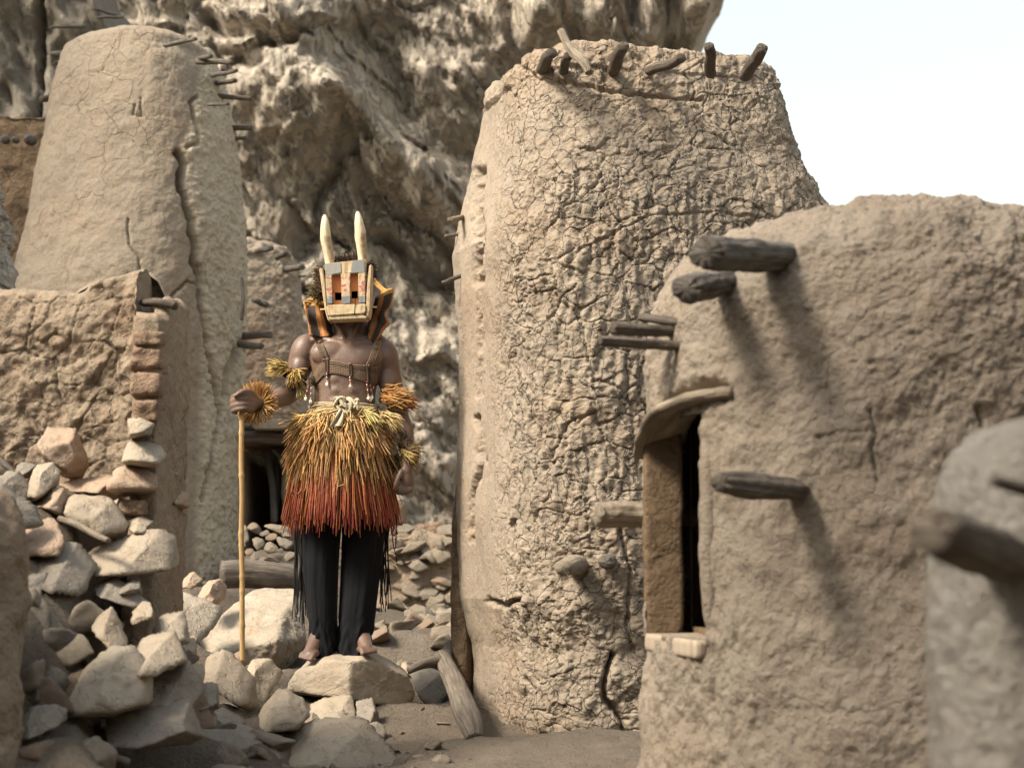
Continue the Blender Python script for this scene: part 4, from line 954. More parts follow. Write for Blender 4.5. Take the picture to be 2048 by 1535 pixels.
# bricks of the pillar face
for k, (x0, y0, x1, y1) in enumerate([(728, 335, 890, 412), (712, 420, 893, 540), (706, 556, 882, 694), (714, 712, 866, 828), (702, 846, 812, 906), (640, 1255, 788, 1350)]):
    q = Z3([(x0, y1), (x1, y1), (x1, y0), (x0, y0)]); D = (7.482 if k < 5 else 7.38) * WS
    f = [P(a, b, D) for a, b in q]; bk = [v + np.array([0, .12, 0]) for v in f]
    rough_block('brick', [f[0], f[1], bk[1], bk[0], f[3], f[2], bk[2], bk[3]], 'brick', t_w, 20 + k, (14, 5, 12), .016, .16, 22)
# stones in the pillar foot
for k, pl in enumerate([[(648, 1000), (680, 950), (780, 955), (890, 990), (912, 1030), (860, 1078), (760, 1065), (655, 1055)], [(610, 1075), (650, 1065), (760, 1105), (850, 1150), (848, 1205), (790, 1205), (700, 1180), (615, 1240)], [(700, 845), (760, 832), (820, 850), (800, 900), (710, 912)],
                        [(940, 960), (968, 985), (962, 1020), (935, 1010)], [(945, 1060), (975, 1095), (970, 1130), (945, 1125)], [(960, 1225), (1005, 1250), (1008, 1290), (975, 1300), (955, 1265)]]):
    rock('stone', Z3(pl), (7.42 if k < 3 else 7.75) * WS, .16, 400 + k, None, 'stone' if k % 2 == 0 else 'stone_pink', None, 4, (), 12, .8, t_w)
# broken timber stub on the wall top
V, F, uv = tube_arrays([P(286, 606, 7.7 * WS), P(318, 604, 7.62 * WS), P(352, 612, 7.6 * WS)], np.array([10, 12, 11]) * 6.7 / FPX, 16, 12, 0, 8, 30, .7, True, .25)
add('timber_stub', mesh_np('timber_stub', V, F, M['wood'], True, uv), t_w)

# bank of earth at the left border
G, th, nV = tower_grid(5.3, [(-330, 1600), (-320, 1000)], [(52, 1600), (46, 1400), (40, 1200), (34, 1080), (10, 1010)], 1600, 1010, 200, 200, 2.6, .2, .9, .05, 10, .84)
N = grid_normals(G, True); p = G * 1.0
G = G + N * (.05 * fbm(p * 3, 4, 1) + .022 * fbm(p * 12, 4, 2))[..., None]; G[-1] = G[-1].mean(0)
t_b = empty('ruined_wall', (G[0, :, 0].mean(), 5.3, .4), 'dark crumbling stub of mud wall at the lower left border', 'wall')
add('wall', mesh_np('ruined_wall', G, grid_faces(len(th), G.shape[0], True), M['wall']), t_b)

# ------------------------------------------------------------------ logs
def log_obj(name, paths, label, mat, cat='log'):
    parts = [tube_arrays(pt, np.array(r), 40, 20, 0, 7 + i, 14, .95, True, .14) for i, (pt, r) in enumerate(paths)]
    V, F, uv, c = merge(parts)
    return add(name, mesh_np(name, V, F, M[mat], True, uv), None, label, cat)
k8 = 8.4 / FPX
log_obj('forked_log', [([P(950, 1478, 7.75), P(938, 1440, 7.85), P(915, 1380, 8.15), P(900, 1345, 8.4), P(884, 1315, 8.6)], np.array([16, 24, 21, 20, 19]) * k8),
                       ([P(890, 1330, 8.55), P(893, 1305, 8.7), P(900, 1288, 8.8)], np.array([17, 11, 11]) * k8),
                       ([P(893, 1330, 8.55), P(868, 1322, 8.5), P(842, 1328, 8.45), P(818, 1340, 8.4)], np.array([18, 14, 10, 7]) * k8)],
        'smooth grey forked log leaning against the foot of the cracked tower', 'wood')
k11 = 10.4 / FPX
log_obj('fallen_log', [([P(443, 1148, 10.3), P(500, 1146, 10.35), P(560, 1152, 10.4), P(625, 1158, 10.5)], np.array([28, 29, 29, 28]) * k11)], 'thick grey weathered log lying behind the biggest boulder', 'wood')
# dark timber post beside the tower
V, F, uv = tube_arrays([P(926, 1420, 8.7), P(924, 1300, 8.72), P(920, 1180, 8.72), P(922, 1050, 8.74), P(926, 930, 8.78)], np.array([23, 25, 22, 20, 15]) * 8.7 / FPX, 90, 24, .006, 9, 12, .8, True, .3)
add('timber_post', mesh_np('timber_post', V, F, M['jamb'], True, uv), None, 'dark eroded post standing against the left corner of the cracked tower', 'post')

# ------------------------------------------------------------------ rubble behind the man (right)
_protos = []
for k in range(9):
    rng = np.random.RandomState(900 + k)
    ang = np.sort(rng.rand(9)) * 2 * np.pi
    poly = [(1024 + 60 * math.cos(a) * rng.uniform(.8, 1.1), 767 + 45 * math.sin(a) * rng.uniform(.75, 1.1)) for a in ang]
    c, V, f = rock_geo(poly, 8.0, .2, 900 + k, 4, (), 22, 1.0)
    V = V / np.abs(V).max(0)
    _protos.append(V)
_pm = {}
def small_stone(c, size, rot, k, mat, label, group, parent=None, name='stone'):
    key = (k % 9, mat)
    if key not in _pm: _pm[key] = mesh_np('rubble_stone', _protos[k % 9], ico(4)[1], M[mat])
    o = add(name, _pm[key], parent, label if parent is None else None, 'stone' if parent is None else None, group if parent is None else None, loc=Vector([float(q) for q in c]))
    o.scale = [float(q) for q in size]; o.rotation_euler = rot
    return o
def zone(v, names, lo, hi): return names[int(np.clip((v - lo) / (hi - lo) * len(names), 0, len(names) - 1))]
def tone(mat): return {'stone': 'pale', 'stone_pink': 'pinkish', 'stone_grey': 'grey'}[mat]
def lab_heap(c, s, mat):
    px, py = PX(np.array(c))
    return '%s %s stone at the %s %s of the rubble heap right of the man' % (zone(s, ['small', 'middling', 'large'], .03, .11), tone(mat), zone(py, ['far', 'middle', 'near'], 1215, 1320), zone(px, ['left', 'centre', 'right'], 740, 905))
def lab_slope(c, s, mat):
    px, py = PX(np.array(c))
    return '%s %s stone in the earth, %s' % (zone(s, ['tiny', 'small', 'fist-sized'], .01, .06), tone(mat), zone(px, ['at the lower left corner', 'below the broken wall', 'around the wedge-shaped boulder', 'near the foot of the staff', 'below the boulder with the man', 'on the path by the cracked tower'], 0, 960))
rng = np.random.RandomState(5)
EXPL = [(640, 690, 60, 50), (720, 625, 55, 45), (690, 760, 110, 45), (860, 790, 75, 40), (770, 880, 120, 65), (950, 830, 90, 45), (640, 840, 70, 50), (830, 700, 60, 30), (900, 740, 60, 25), (620, 760, 40, 40), (760, 690, 50, 40), (1000, 790, 50, 40), (680, 920, 60, 40), (880, 900, 60, 40), (590, 800, 40, 40), (800, 830, 60, 30), (740, 820, 60, 30)]
for k, (x, y, a, b) in enumerate(EXPL):
    px, py = Z5([(x, y)])[0]; D = 9.35 + (1335 - py) / 110 * 2.4
    a2, b2 = a / 2.869 * D / FPX * .62, b / 2.869 * D / FPX * .68
    small_stone(P(px, py, D), (a2, a2 * .8, b2), (rng.uniform(-.2, .2), rng.uniform(-.25, .25), rng.uniform(-.6, .6)), k, 'stone' if k % 4 else 'stone_pink', lab_heap(P(px, py, D), a2, 'stone' if k % 4 else 'stone_pink'), 'rubble heap right of the man')
for k in range(55):
    D = rng.uniform(9.2, 12.0); px = rng.uniform(735, 915) if k < 44 else rng.uniform(690, 760)
    x = (px - 1024) / FPX * D; s = rng.uniform(.025, .075)
    small_stone((x, D, gz(x, D) + s * .4), (s * rng.uniform(1, 1.5), s, s * rng.uniform(.5, .8)), (rng.uniform(-.3, .3), rng.uniform(-.3, .3), rng.uniform(0, 6)), k, 'stone' if k % 3 else 'stone_pink', lab_heap((x, D, gz(x, D)), s, 'stone' if k % 3 else 'stone_pink'), 'rubble heap right of the man')
rock('stone', Z5([(860, 680), (960, 655), (1060, 668), (1060, 755), (960, 760), (870, 715)]), 11.6, .4, 77, 'flat pale slab beyond the rubble heap, beside the dark post', 'stone', R_, 4, [((0, -.35, .95), .06)])
# heap under the low doorway (left)
def lab_door(px, py, s, mat): return '%s %s stone at the %s %s of the pile below the dark low doorway' % (zone(s, ['small', 'large'], .03, .08), tone(mat), zone(py, ['top', 'middle', 'bottom'], 1045, 1135), zone(px, ['left', 'centre', 'right'], 480, 590))
for k, (x, y, a, b) in enumerate([(1470, 155, 100, 65), (1600, 160, 160, 65), (1395, 210, 60, 90), (1490, 240, 85, 80), (1560, 215, 60, 45), (1560, 270, 75, 65), (1635, 250, 90, 90), (1470, 320, 60, 50), (1565, 340, 120, 55), (1610, 285, 40, 30), (1400, 165, 50, 40), (1660, 320, 70, 60), (1430, 290, 60, 50), (1510, 345, 50, 40), (1390, 255, 40, 30), (1640, 200, 60, 40), (1670, 380, 70, 30), (1520, 190, 50, 40)]):
    px, py = Z4([(x, y)])[0]; D = 11.9 - (py - 1050) / 80 * .5
    a2, b2 = a / 2.869 * D / FPX * .56, b / 2.869 * D / FPX * .56
    small_stone(P(px, py, D), (a2, a2 * .8, b2), (rng.uniform(-.2, .2), rng.uniform(-.3, .3), rng.uniform(-.6, .6)), k + 3, 'stone' if k % 4 else 'stone_pink', lab_door(px, py, a2, 'stone' if k % 4 else 'stone_pink'), 'rubble heap below the doorway')
# scattered pebbles on the slope and the path
for k in range(92):
    px = rng.uniform(0, 960) if k < 50 else rng.uniform(740, 960); D = rng.uniform(5.4, 8.6)
    x = (px - 1024) / FPX * D; s = (rng.uniform(.012, .04) if k % 3 else rng.uniform(.045, .09)) * (1.2 if px < 560 else .4)
    small_stone((x, D, gz(x, D) + s * .35), (s * 1.3, s, s * .75), (rng.uniform(-.4, .4), rng.uniform(-.4, .4), rng.uniform(0, 6)), k, ('stone', 'stone_grey', 'stone_pink')[k % 3], lab_slope((x, D, gz(x, D)), s, ('stone', 'stone_grey', 'stone_pink')[k % 3]), 'scattered small stones')

# stones packed into the bank, each seated where the sight line meets the earth
def ground_hit(px, py):
    for D in np.arange(4.6, 11, .03):
        q = P(px, py, D)
        if q[2] <= gz(q[0], D): return q
    return None
for k in range(95):
    px = rng.uniform(40, 600); py = rng.uniform(1150, 1520)
    q = ground_hit(px, py)
    if q is None or q[1] > 8.6: continue
    s = rng.uniform(.03, .085); mt = ('stone', 'stone_grey', 'stone', 'stone_pink')[k % 4]
    small_stone(q + np.array([0, .2 * s, -.1 * s]), (s * rng.uniform(1, 1.5), s, s * rng.uniform(.7, 1)), (rng.uniform(-.4, .4), rng.uniform(-.5, .5), rng.uniform(0, 6)), k + 2, mt, lab_slope(q, s, mt).replace('in the earth', 'packed in the bank'), 'stones packed in the bank')

# ------------------------------------------------------------------ low masonry wall behind, right of the man
t_m = empty('stone_wall', P(840, 1220, 12.6), 'low ruined stone and mud wall behind the man, right of his knees', 'wall')
G, th, nV = tower_grid(12.8, [(560, 1240), (600, 1075)], [(935, 1240), (930, 1075)], 1240, 1072, 260, 130, 7, 0, .35, .04, 8, .8)
N = grid_normals(G, True); p = G * 1.0; px, py = PX(G)
c1, c2, ci = cells(p * np.array([6.5, 6.5, 7.5]) + .4 * fbm(p * 4, 2, 9)[..., None], 14)
G = G + N * (.05 * (ci - .4) * sstep(.04, .2, c2 - c1) + .03 * fbm(p * 9, 4, 2) + .03 * fbm(p * 3, 2, 4))[..., None]
G[..., 2] -= np.where(np.arange(G.shape[0])[:, None] > nV - 40, .10 * np.abs(fbm(np.stack([p[..., 0] * 4, 0 * px, 0 * px], -1), 3, 6)), 0)
G[-1] = G[-1].mean(0)
add('wall', mesh_np('stone_wall', G, grid_faces(len(th), G.shape[0], True), M['wall']), t_m)
for k in range(46):
    px = rng.uniform(765, 905); py = rng.uniform(1072, 1215) if k > 16 else rng.uniform(1055, 1082)
    s = rng.uniform(.03, .075)
    small_stone(P(px, py, 12.57 if k > 16 else 12.7), (s * rng.uniform(1, 1.4), s * .9, s * rng.uniform(.7, 1)), (rng.uniform(-.3, .3), rng.uniform(-.5, .5), rng.uniform(-.5, .5)), k, 'stone' if k % 5 else 'stone_pink', None, None, t_m)
f = [P(*q, 12.75) for q in Z5([(780, 245), (1010, 255), (1005, 118), (795, 150)])]; bk = [v + np.array([0, .2, 0]) for v in f]
rough_block('brick', [f[0], f[1], bk[1], bk[0], f[3], f[2], bk[2], bk[3]], 'brick', t_m, 31, (14, 5, 8), .02, .12)
f = [P(*q, 12.95) for q in Z5([(660, 130), (775, 140), (772, 10), (660, 20)])]; bk = [v + np.array([0, .2, 0]) for v in f]
rough_block('brick', [f[0], f[1], bk[1], bk[0], f[3], f[2], bk[2], bk[3]], 'brick', t_m, 32, (12, 5, 8), .02, .12)

# ------------------------------------------------------------------ low shelter with dark doorway behind the staff
t_d = empty('stone_shelter', P(530, 1060, 13.2), 'low stone shelter with dark doorway and log roof behind the staff', 'shelter')
def boxmesh(name, px0, px1, py0, py1, D0_, D1_, mat, parent, seed, amp=.03):
    f = [P(px0, py1, D0_), P(px1, py1, D0_), P(px1, py0, D0_), P(px0, py0, D0_)]; dz = np.array([0, D1_ - D0_, 0]); bk = [v + dz for v in f]
    return rough_block(name, [f[0], f[1], bk[1], bk[0], f[3], f[2], bk[2], bk[3]], mat, parent, seed, (20, 12, 20), amp, .08, 7)
boxmesh('wall', 415, 488, 900, 1110, 12.9, 14.6, 'wall', t_d, 51)
boxmesh('wall', 560, 690, 895, 1110, 12.95, 14.6, 'wall', t_d, 52)
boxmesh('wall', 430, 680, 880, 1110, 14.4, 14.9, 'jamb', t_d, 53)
boxmesh('roof', 420, 690, 845, 862, 12.85, 14.8, 'wall', t_d, 54)
for k, (a, b, r, m_) in enumerate([((430, 880, 12.75), (640, 874, 12.8), 15, 'wood'), ((440, 862, 12.8), (640, 852, 12.85), 8, 'wood_dark'), ((420, 846, 12.9), (620, 842, 12.9), 7, 'wood')]):
    A, B = P(*a), P(*b); V, F, uv = tube_arrays([A, A * .6 + B * .4 + [0, 0, .015], A * .25 + B * .75 - [0, 0, .01], B], np.array([r, r * 1.1, r, r * .9]) * 12.8 / FPX, 30, 14, 0, 60 + k, 20, .8, True, .18)
    add('roof_log', mesh_np('roof_log', V, F, M[m_], True, uv), t_d)
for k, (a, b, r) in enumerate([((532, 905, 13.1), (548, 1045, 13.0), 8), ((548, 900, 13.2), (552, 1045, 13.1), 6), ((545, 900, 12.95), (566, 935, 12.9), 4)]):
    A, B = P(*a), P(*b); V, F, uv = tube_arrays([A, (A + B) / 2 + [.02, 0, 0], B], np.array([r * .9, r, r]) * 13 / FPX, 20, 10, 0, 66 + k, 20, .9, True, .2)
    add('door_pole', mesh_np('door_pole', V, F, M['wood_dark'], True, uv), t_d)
boxmesh('lintel_stone', 505, 600, 838, 858, 12.6, 13.0, 'stone', t_d, 57, .015)
# ------------------------------------------------------------------ the masked man
MD = 8.55
KM = MD / FPX                     # metres per photo pixel at the man
def Q(px, py, dy=0.0): 
    p = P(px, py, MD); return p + np.array([0, dy, 0])
man = empty('person', Q(690, 1302), 'barefoot masked dancer in straw skirt and black trousers, standing on a boulder with a staff', 'person')
def skin_mat():
    s = NB('dark_skin'); o = s.coord()
    col = s.mix(s.mrange(s.noise(o, 14, 5), .35, .65), (.105, .060, .040), (.15, .092, .064))
    col = s.mix(s.ramp(s.noise(o, 30, 6, .7), [(.55, (0, 0, 0)), (.75, (.3, .3, .3))]), col, (.17, .125, .095))
    n = s.bump(s.noise(o, 120, 4, .6), .0015)
    s.b.inputs['Subsurface Weight'].default_value = 0.0
    return s.done(col, s.mrange(s.noise(o, 25, 4), .3, .7, .38, .58), n, .5)
M['skin'] = skin_mat()
def loft(sections, nseg=40, rings=60, power=2.3):
    """sections: (px, py, half width px, half depth m, dy)"""
    s = crinterp(np.array(sections, float), rings)
    th = np.linspace(0, 2 * np.pi, nseg, endpoint=False)
    cx = np.sign(np.cos(th)) * np.abs(np.cos(th)) ** (2 / power); cy = np.sign(np.sin(th)) * np.abs(np.sin(th)) ** (2 / power)
    c = np.array([Q(a, b, e) for a, b, _, _, e in s])
    G = c[:, None] + np.stack([s[:, 2:3] * KM * cx, s[:, 3:4] * cy, 0 * cx[None] * s[:, 2:3]], -1)
    V = np.vstack([G.reshape(-1, 3), c[0], c[-1]]); n = len(th); i = np.arange(n); j = (i + 1) % n; b0 = (rings - 1) * n
    return V, [grid_faces(n, rings, True), np.concatenate([np.stack([j, i, np.full(n, rings * n)], -1), np.stack([b0 + i, b0 + j, np.full(n, rings * n + 1)], -1)])], G
def ell(c, r, rot=None, sub=4):
    v, f = ico(sub); V = v * np.array(r)
    if rot is not None: V = V @ np.array(Matrix.Rotation(rot[0], 3, rot[1])).T
    return V + c, [f]
def limb(pts, rad, rings=40, seg=20):
    path = np.array(pts); r = np.array(rad) * KM
    V, F, uv = tube_arrays(path, r, rings, seg, 0, 0, 1, 1, True)
    out = [(V, F)]
    out.append(ell(path[0], [r[0]] * 3, sub=3)); out.append(ell(path[-1], [r[-1]] * 3, sub=3))
    return out
BP = []
V, F, _ = loft([(688, 960, 66, .105, .0), (688, 900, 68, .112, .0), (689, 860, 64, .108, -.005), (690, 820, 61, .102, -.01), (691, 780, 62, .102, -.01), (693, 750, 67, .108, -.005), (695, 725, 75, .116, .0), (697, 703, 80, .112, .01), (698, 686, 70, .095, .02), (698, 672, 45, .07, .03)])
BP.append((V, F))
BP.append(ell(Q(662, 712, -.074), (.084, .036, .056))); BP.append(ell(Q(732, 716, -.074), (.082, .036, .056)))       # chest
for x in (676, 706):
    for y, r in ((762, .030), (785, .028), (806, .028)): BP.append(ell(Q(x, y, -.098 + .0), (.033, .016, r)))           # belly muscles
BP += limb([Q(697, 640, .03), Q(650, 672, .04), Q(612, 688, .03)], [22, 22, 20])                                      # shoulders slope
BP += limb([Q(700, 640, .03), Q(742, 678, .04), Q(768, 697, .03)], [22, 22, 20])
BP += limb([Q(690, 689, -.075), Q(655, 682, -.055), Q(615, 680, -.01)], [5, 5.5, 6]); BP += limb([Q(706, 690, -.075), Q(738, 687, -.055), Q(768, 691, -.01)], [5, 5.5, 6])   # collar bones
BP.append(ell(Q(608, 704, .01), (.063, .066, .085), (.25, 'Y'))); BP.append(ell(Q(770, 716, .01), (.062, .066, .088), (-.15, 'Y')))
BP += limb([Q(698, 695, .02), Q(697, 660, .01), Q(696, 615, -.01)], [32, 28, 29])                                       # neck
BP += limb([Q(692, 688, -.06), Q(680, 655, -.04), Q(672, 625, -.0)], [6, 7, 8]); BP += limb([Q(702, 688, -.06), Q(713, 655, -.04), Q(722, 625, 0)], [6, 7, 8])
BP.append(ell(Q(694, 560, -.01), (.078, .098, .118))); BP.append(ell(Q(694, 600, -.055), (.055, .05, .05))); BP.append(ell(Q(694, 575, -.112), (.016, .022, .028)))
BP.append(ell(Q(656, 572, .0), (.012, .025, .035))); BP.append(ell(Q(732, 572, .0), (.012, .025, .035)))
# his right arm (left in the picture), bent forward to the staff
BP += limb([Q(606, 706, .01), Q(598, 735, .02), Q(590, 760, .03), Q(584, 780, .035)], [27, 25, 21, 19])
BP.append(ell(Q(600, 738, -.015), (.045, .045, .075), (.2, 'Y')))
BP += limb([Q(584, 780, .035), Q(570, 793, -.03), Q(552, 804, -.10), Q(533, 812, -.17)], [20, 21, 17, 13])
# his left arm hanging
BP += limb([Q(771, 718, .01), Q(780, 760, .02), Q(789, 800, .03), Q(800, 832, .01)], [27, 25, 21, 18])
BP.append(ell(Q(778, 765, -.01), (.047, .047, .08), (-.2, 'Y')))
BP += limb([Q(800, 832, .01), Q(807, 860, -.01), Q(814, 895, -.045), Q(817, 928, -.07)], [18, 20, 16, 12])
# hand on the staff: palm, four curled fingers, thumb
SX, SY = 500.0, -.245
BP.append(ell(Q(516, 817, -.235), (.030, .026, .045))); BP += limb([Q(533, 812, -.17), Q(522, 815, -.21)], [13, 14])
for k in range(4):
    y = 801 + k * 9.3; e = (0, 2.2, 1.5, -1)[k]
    BP += limb([Q(518, y, -.255), Q(508, y - 1, -.285), Q(494 - e, y, -.288), Q(484 - e, y + 2, -.27), Q(481 - e, y + 4, -.245), Q(487, y + 5, -.222)], [5.0, 4.7, 4.7, 4.4, 4.2, 3.8], 30, 12)
BP += limb([Q(526, 808, -.215), Q(520, 797, -.25), Q(508, 794, -.285), Q(497, 799, -.302), Q(490, 804, -.302)], [6.5, 6, 5.2, 4.8, 4.2], 30, 12)
# hanging hand, fingers loosely curled
BP.append(ell(Q(814, 955, -.08), (.030, .020, .052), (-.1, 'Y'))); BP += limb([Q(817, 925, -.07), Q(815, 945, -.075)], [12, 12])
for k, (x, l) in enumerate([(799, 1.0), (807, 1.08), (815, 1.0), (822, .85)]):
    BP += limb([Q(x + 3, 968, -.085 + .006 * k), Q(x + 2, 968 + 14 * l, -.097 + .006 * k), Q(x - 1, 968 + 19 * l, -.083 + .006 * k), Q(x - 4, 968 + 14 * l, -.06)], [4.6, 4.4, 4.2, 3.8], 26, 12)
BP += limb([Q(805, 945, -.095), Q(799, 958, -.11), Q(795, 970, -.115), Q(792, 979, -.11)], [6, 5.2, 4.8, 4], 26, 12)
# legs and feet
BP += limb([Q(655, 930, 0), Q(648, 1100, -.02), Q(646, 1180, 0), Q(640, 1270, .02)], [34, 20, 19, 14]); BP += limb([Q(722, 930, 0), Q(724, 1100, -.02), Q(722, 1180, 0), Q(716, 1275, .03)], [34, 20, 19, 14])
def foot(ax, ay, tx, ty, out, s=1.0):
    A = Q(ax, ay, .05); T = Q(tx, ty, -.12)
    d = T - A; L = np.linalg.norm(d); d = d / L; side = np.cross(d, [0, 0, 1]); side /= np.linalg.norm(side); up = np.array([0, 0, 1.0])
    r = limb([A + up * .05, A + d * .06 + up * .045, A + d * L * .55 + up * .028, A + d * L * .82 + up * .012], np.array([17, 17, 15, 12]) * s)
    r.append(ell(A + d * L * .72 + up * .006, (.040, .055, .020)))
    r.append(ell(A - d * .03 + up * .012, (.032, .034, .028)))
    for k in range(5):
        o = (k - 2) * .0165 * out; base = A + d * L * .78 + side * o + up * .008; ln = (.062, .060, .054, .046, .038)[k] if out > 0 else (.062, .060, .054, .046, .038)[k]
        rr = (6.2, 4.2, 4.0, 3.8, 3.6)[k]
        r += limb([base, base + d * ln * .6 + up * .006, base + d * ln - up * .004], [rr, rr, rr * .9], 16, 10)
    return r
BP += foot(644, 1286, 618, 1314, 1); BP += foot(714, 1286, 742, 1303, -1)
bodyV, bodyF, _, _ = merge(BP)
me = mesh_np('body_rough', bodyV, bodyF)
tmp = bpy.data.objects.new('body_rough', me); COL.objects.link(tmp)
m = tmp.modifiers.new('r', 'REMESH'); m.mode = 'VOXEL'; m.voxel_size = .0045; m.use_smooth_shade = True
m = tmp.modifiers.new('s', 'SMOOTH'); m.factor = .5; m.iterations = 9
dg = bpy.context.evaluated_depsgraph_get()
bm_ = bpy.data.meshes.new_from_object(tmp.evaluated_get(dg)); bm_.name = 'body'
bpy.data.objects.remove(tmp); bpy.data.meshes.remove(me)
bm_.materials.clear(); bm_.materials.append(M['skin']); bm_.polygons.foreach_set('use_smooth', np.full(len(bm_.polygons), True))
body = add('body', bm_, man)
nv_ = len(bm_.vertices); bco = np.empty(nv_ * 3, np.float32); bm_.vertices.foreach_get('co', bco); bco = bco.reshape(-1, 3)
bvh = BVHTree.FromPolygons([tuple(v) for v in bco.tolist()], [tuple(p.vertices) for p in bm_.polygons])
CAMP = Vector((0, 0, CAMZ))
def onbody(px, py, off=.006, fallback=-.1):
    t = Vector(P(px, py, MD)); d = (t - CAMP).normalized()
    h, n, i, dist = bvh.ray_cast(CAMP, d)
    if h is None or abs(h.y - MD) > .35: return np.array(Q(px, py, fallback))
    return np.array(h + n * off)

# ------------------------------------------------------------------ trousers
def cloth_mat(name, c1, c2):
    s = NB(name); o = s.coord()
    col = s.mix(s.mrange(s.noise(o, 6, 5), .35, .7), c1, c2)
    n = s.bump(s.noise(o, 260, 3), .0012); n = s.bump(s.noise(s.coord((1, 1, .45)), 7, 3), .006, 1, n)
    s.b.inputs['Sheen Weight'].default_value = .02
    return s.done(col, .9, n, .15)
M['trouser'] = cloth_mat('black_cotton', (.0055, .0056, .0065), (.010, .010, .0115))
def zoom2(x, y): return 460 + x / 2.741, 780 + y / 2.741
def leg(lpts, rpts, seed, cuff):
    m, n = 150, 90
    yy = np.linspace(min(lpts[0][1], rpts[0][1]), max(lpts[-1][1], rpts[-1][1]), m)
    l = np.interp(yy, [a[1] for a in lpts], [a[0] for a in lpts]); r = np.interp(yy, [a[1] for a in rpts], [a[0] for a in rpts])
    l = np.convolve(np.pad(l, 8, 'edge'), np.ones(17) / 17, 'valid'); r = np.convolve(np.pad(r, 8, 'edge'), np.ones(17) / 17, 'valid')
    cx, cy = zoom2((l + r) / 2, yy); w = (r - l) / 2 / 2.741 * KM
    th = np.linspace(0, 2 * np.pi, n, endpoint=False)
    v = np.linspace(0, 1, m)
    c = np.array([Q(a, b, .0) for a, b in zip(cx, cy)]); c[:, 1] += .03 * v
    dep = np.interp(v, [0, .3, .6, .85, 1], [.115, .09, .082, .085, .105])
    G = c[:, None] + np.stack([w[:, None] * np.cos(th), dep[:, None] * np.sin(th), 0 * th[None] * w[:, None]], -1)
    # long folds from the hip and bunching at the hem
    q = np.stack([np.cos(th)[None] * 2.2 + 0 * v[:, None], np.sin(th)[None] * 2.2 + 0 * v[:, None], v[:, None] * 1.5 + 0 * th[None]], -1)
    f = .014 * fbm(q * .55, 2, seed) + .003 * (1 - 2 * np.abs(fbm(q * np.array([1.6, 1.6, .8]) + v[:, None, None] * .8, 2, seed + 4)))
    b = sstep(.72, 1, v)[:, None] * .006 * np.sin(v[:, None] * 60 + 3 * fbm(q * .8, 2, seed + 8) * 3)
    d = np.stack([np.cos(th), np.sin(th), 0 * th], -1)
    G = G + d[None] * (f + b)[..., None]
    G[..., 2] += 2 * cuff * sstep(.85, 1, v)[:, None] * np.sin(th)[None]
    return G.reshape(-1, 3), [grid_faces(n, m, True)]
L1 = leg([(400, 560), (412, 740), (405, 900), (413, 1100), (428, 1250), (432, 1340), (425, 1425)], [(620, 560), (605, 720), (594, 950), (587, 1100), (585, 1250), (588, 1330), (584, 1428)], 3, .015)
L2 = leg([(590, 560), (617, 740), (609, 1000), (599, 1180), (592, 1300), (588, 1432)], [(860, 560), (846, 730), (841, 850), (822, 1000), (806, 1150), (790, 1300), (766, 1432)], 7, .015)
V, F, _ = loft([(686, 1010, 78, .125, 0), (687, 960, 76, .125, 0), (688, 900, 73, .12, 0), (689, 850, 68, .115, -.003)], 60, 30)
V, F, uv, c = merge([L1, L2, (V, F)])
add('trousers', mesh_np('trousers', V, F, M['trouser']), man)

# ------------------------------------------------------------------ straw skirt
rng = np.random.RandomState(21)
def hsvj(c, n, j=.18):
    c = np.array(c); k = 1 + j * rng.randn(n, 1); return np.clip(c * k + .02 * rng.randn(n, 3), .01, .95)
def skirt(n, front, py0, py1, w0, w1, d0, d1, col_top, col_bot, rad, wild, cxx=688, ragged=14, clump=0.0, K=9):
    a = rng.uniform(-1, 1, n) * math.pi if not front else rng.uniform(-1, 1, n) * 1.95
    if clump: 
        ca = rng.uniform(-1.95, 1.95, int(clump)); a = ca[rng.randint(0, len(ca), n)] + .5 * rng.randn(n) * .09
    t = np.linspace(0, 1, K)
    a2 = a + rng.randn(n) * wild * .25
    top = np.stack([cxx + 0 * a, np.full(n, py0) + rng.randn(n) * 4], -1)
    paths = np.zeros((n, K, 3)); rj = rng.randn(n)
    ze = py1 + rng.randn(n) * ragged - 10 * np.abs(a) * 0
    c0 = np.array([Q(cxx, y, 0) for y in np.linspace(py0, py1 + 60, 60)])
    for k in range(K):
        y = top[:, 1] + (ze - top[:, 1]) * t[k]
        aa = a + (a2 - a) * t[k]
        w = (w0 + (w1 - w0) * t[k] ** .75) * KM; d = d0 + (d1 - d0) * t[k] ** .7
        zc = np.interp(y, np.linspace(py0, py1 + 60, 60), c0[:, 2]); xc = np.interp(y, np.linspace(py0, py1 + 60, 60), c0[:, 0])
        r = 1 + .06 * rj * t[k]
        paths[:, k] = np.stack([xc + w * np.sin(aa) * r, MD - d * np.cos(aa) * r, zc], -1)
    bend = rng.randn(n, 3) * wild * .05
    paths += bend[:, None] * (t ** 2)[None, :, None]
    wv = rng.rand(n) * 6
    paths[..., 0] += .0035 * np.sin(wv[:, None] + t[None] * 5) * t[None]
    ct = hsvj(col_top, n); cb = hsvj(col_bot, n)
    tt = (t[None] ** 1.3)[..., None]
    col = ct[:, None] * (1 - tt) + cb[:, None] * tt
    r = rad * (.7 + .6 * rng.rand(n))[:, None] * np.interp(t, [0, .1, .85, 1], [.7, 1, 1, .5])[None]
    return strands(paths, r, col)
under = [skirt(760, False, 835, 1030, 66, 106, .12, .19, (.26, .06, .028), (.28, .065, .032), .0030, .12, 682, 12), skirt(760, True, 862, 1042, 78, 104, .15, .205, (.38, .15, .06), (.35, .10, .05), .0034, .16, 682, 14, 60)]
V, F, uv, c = merge(under)
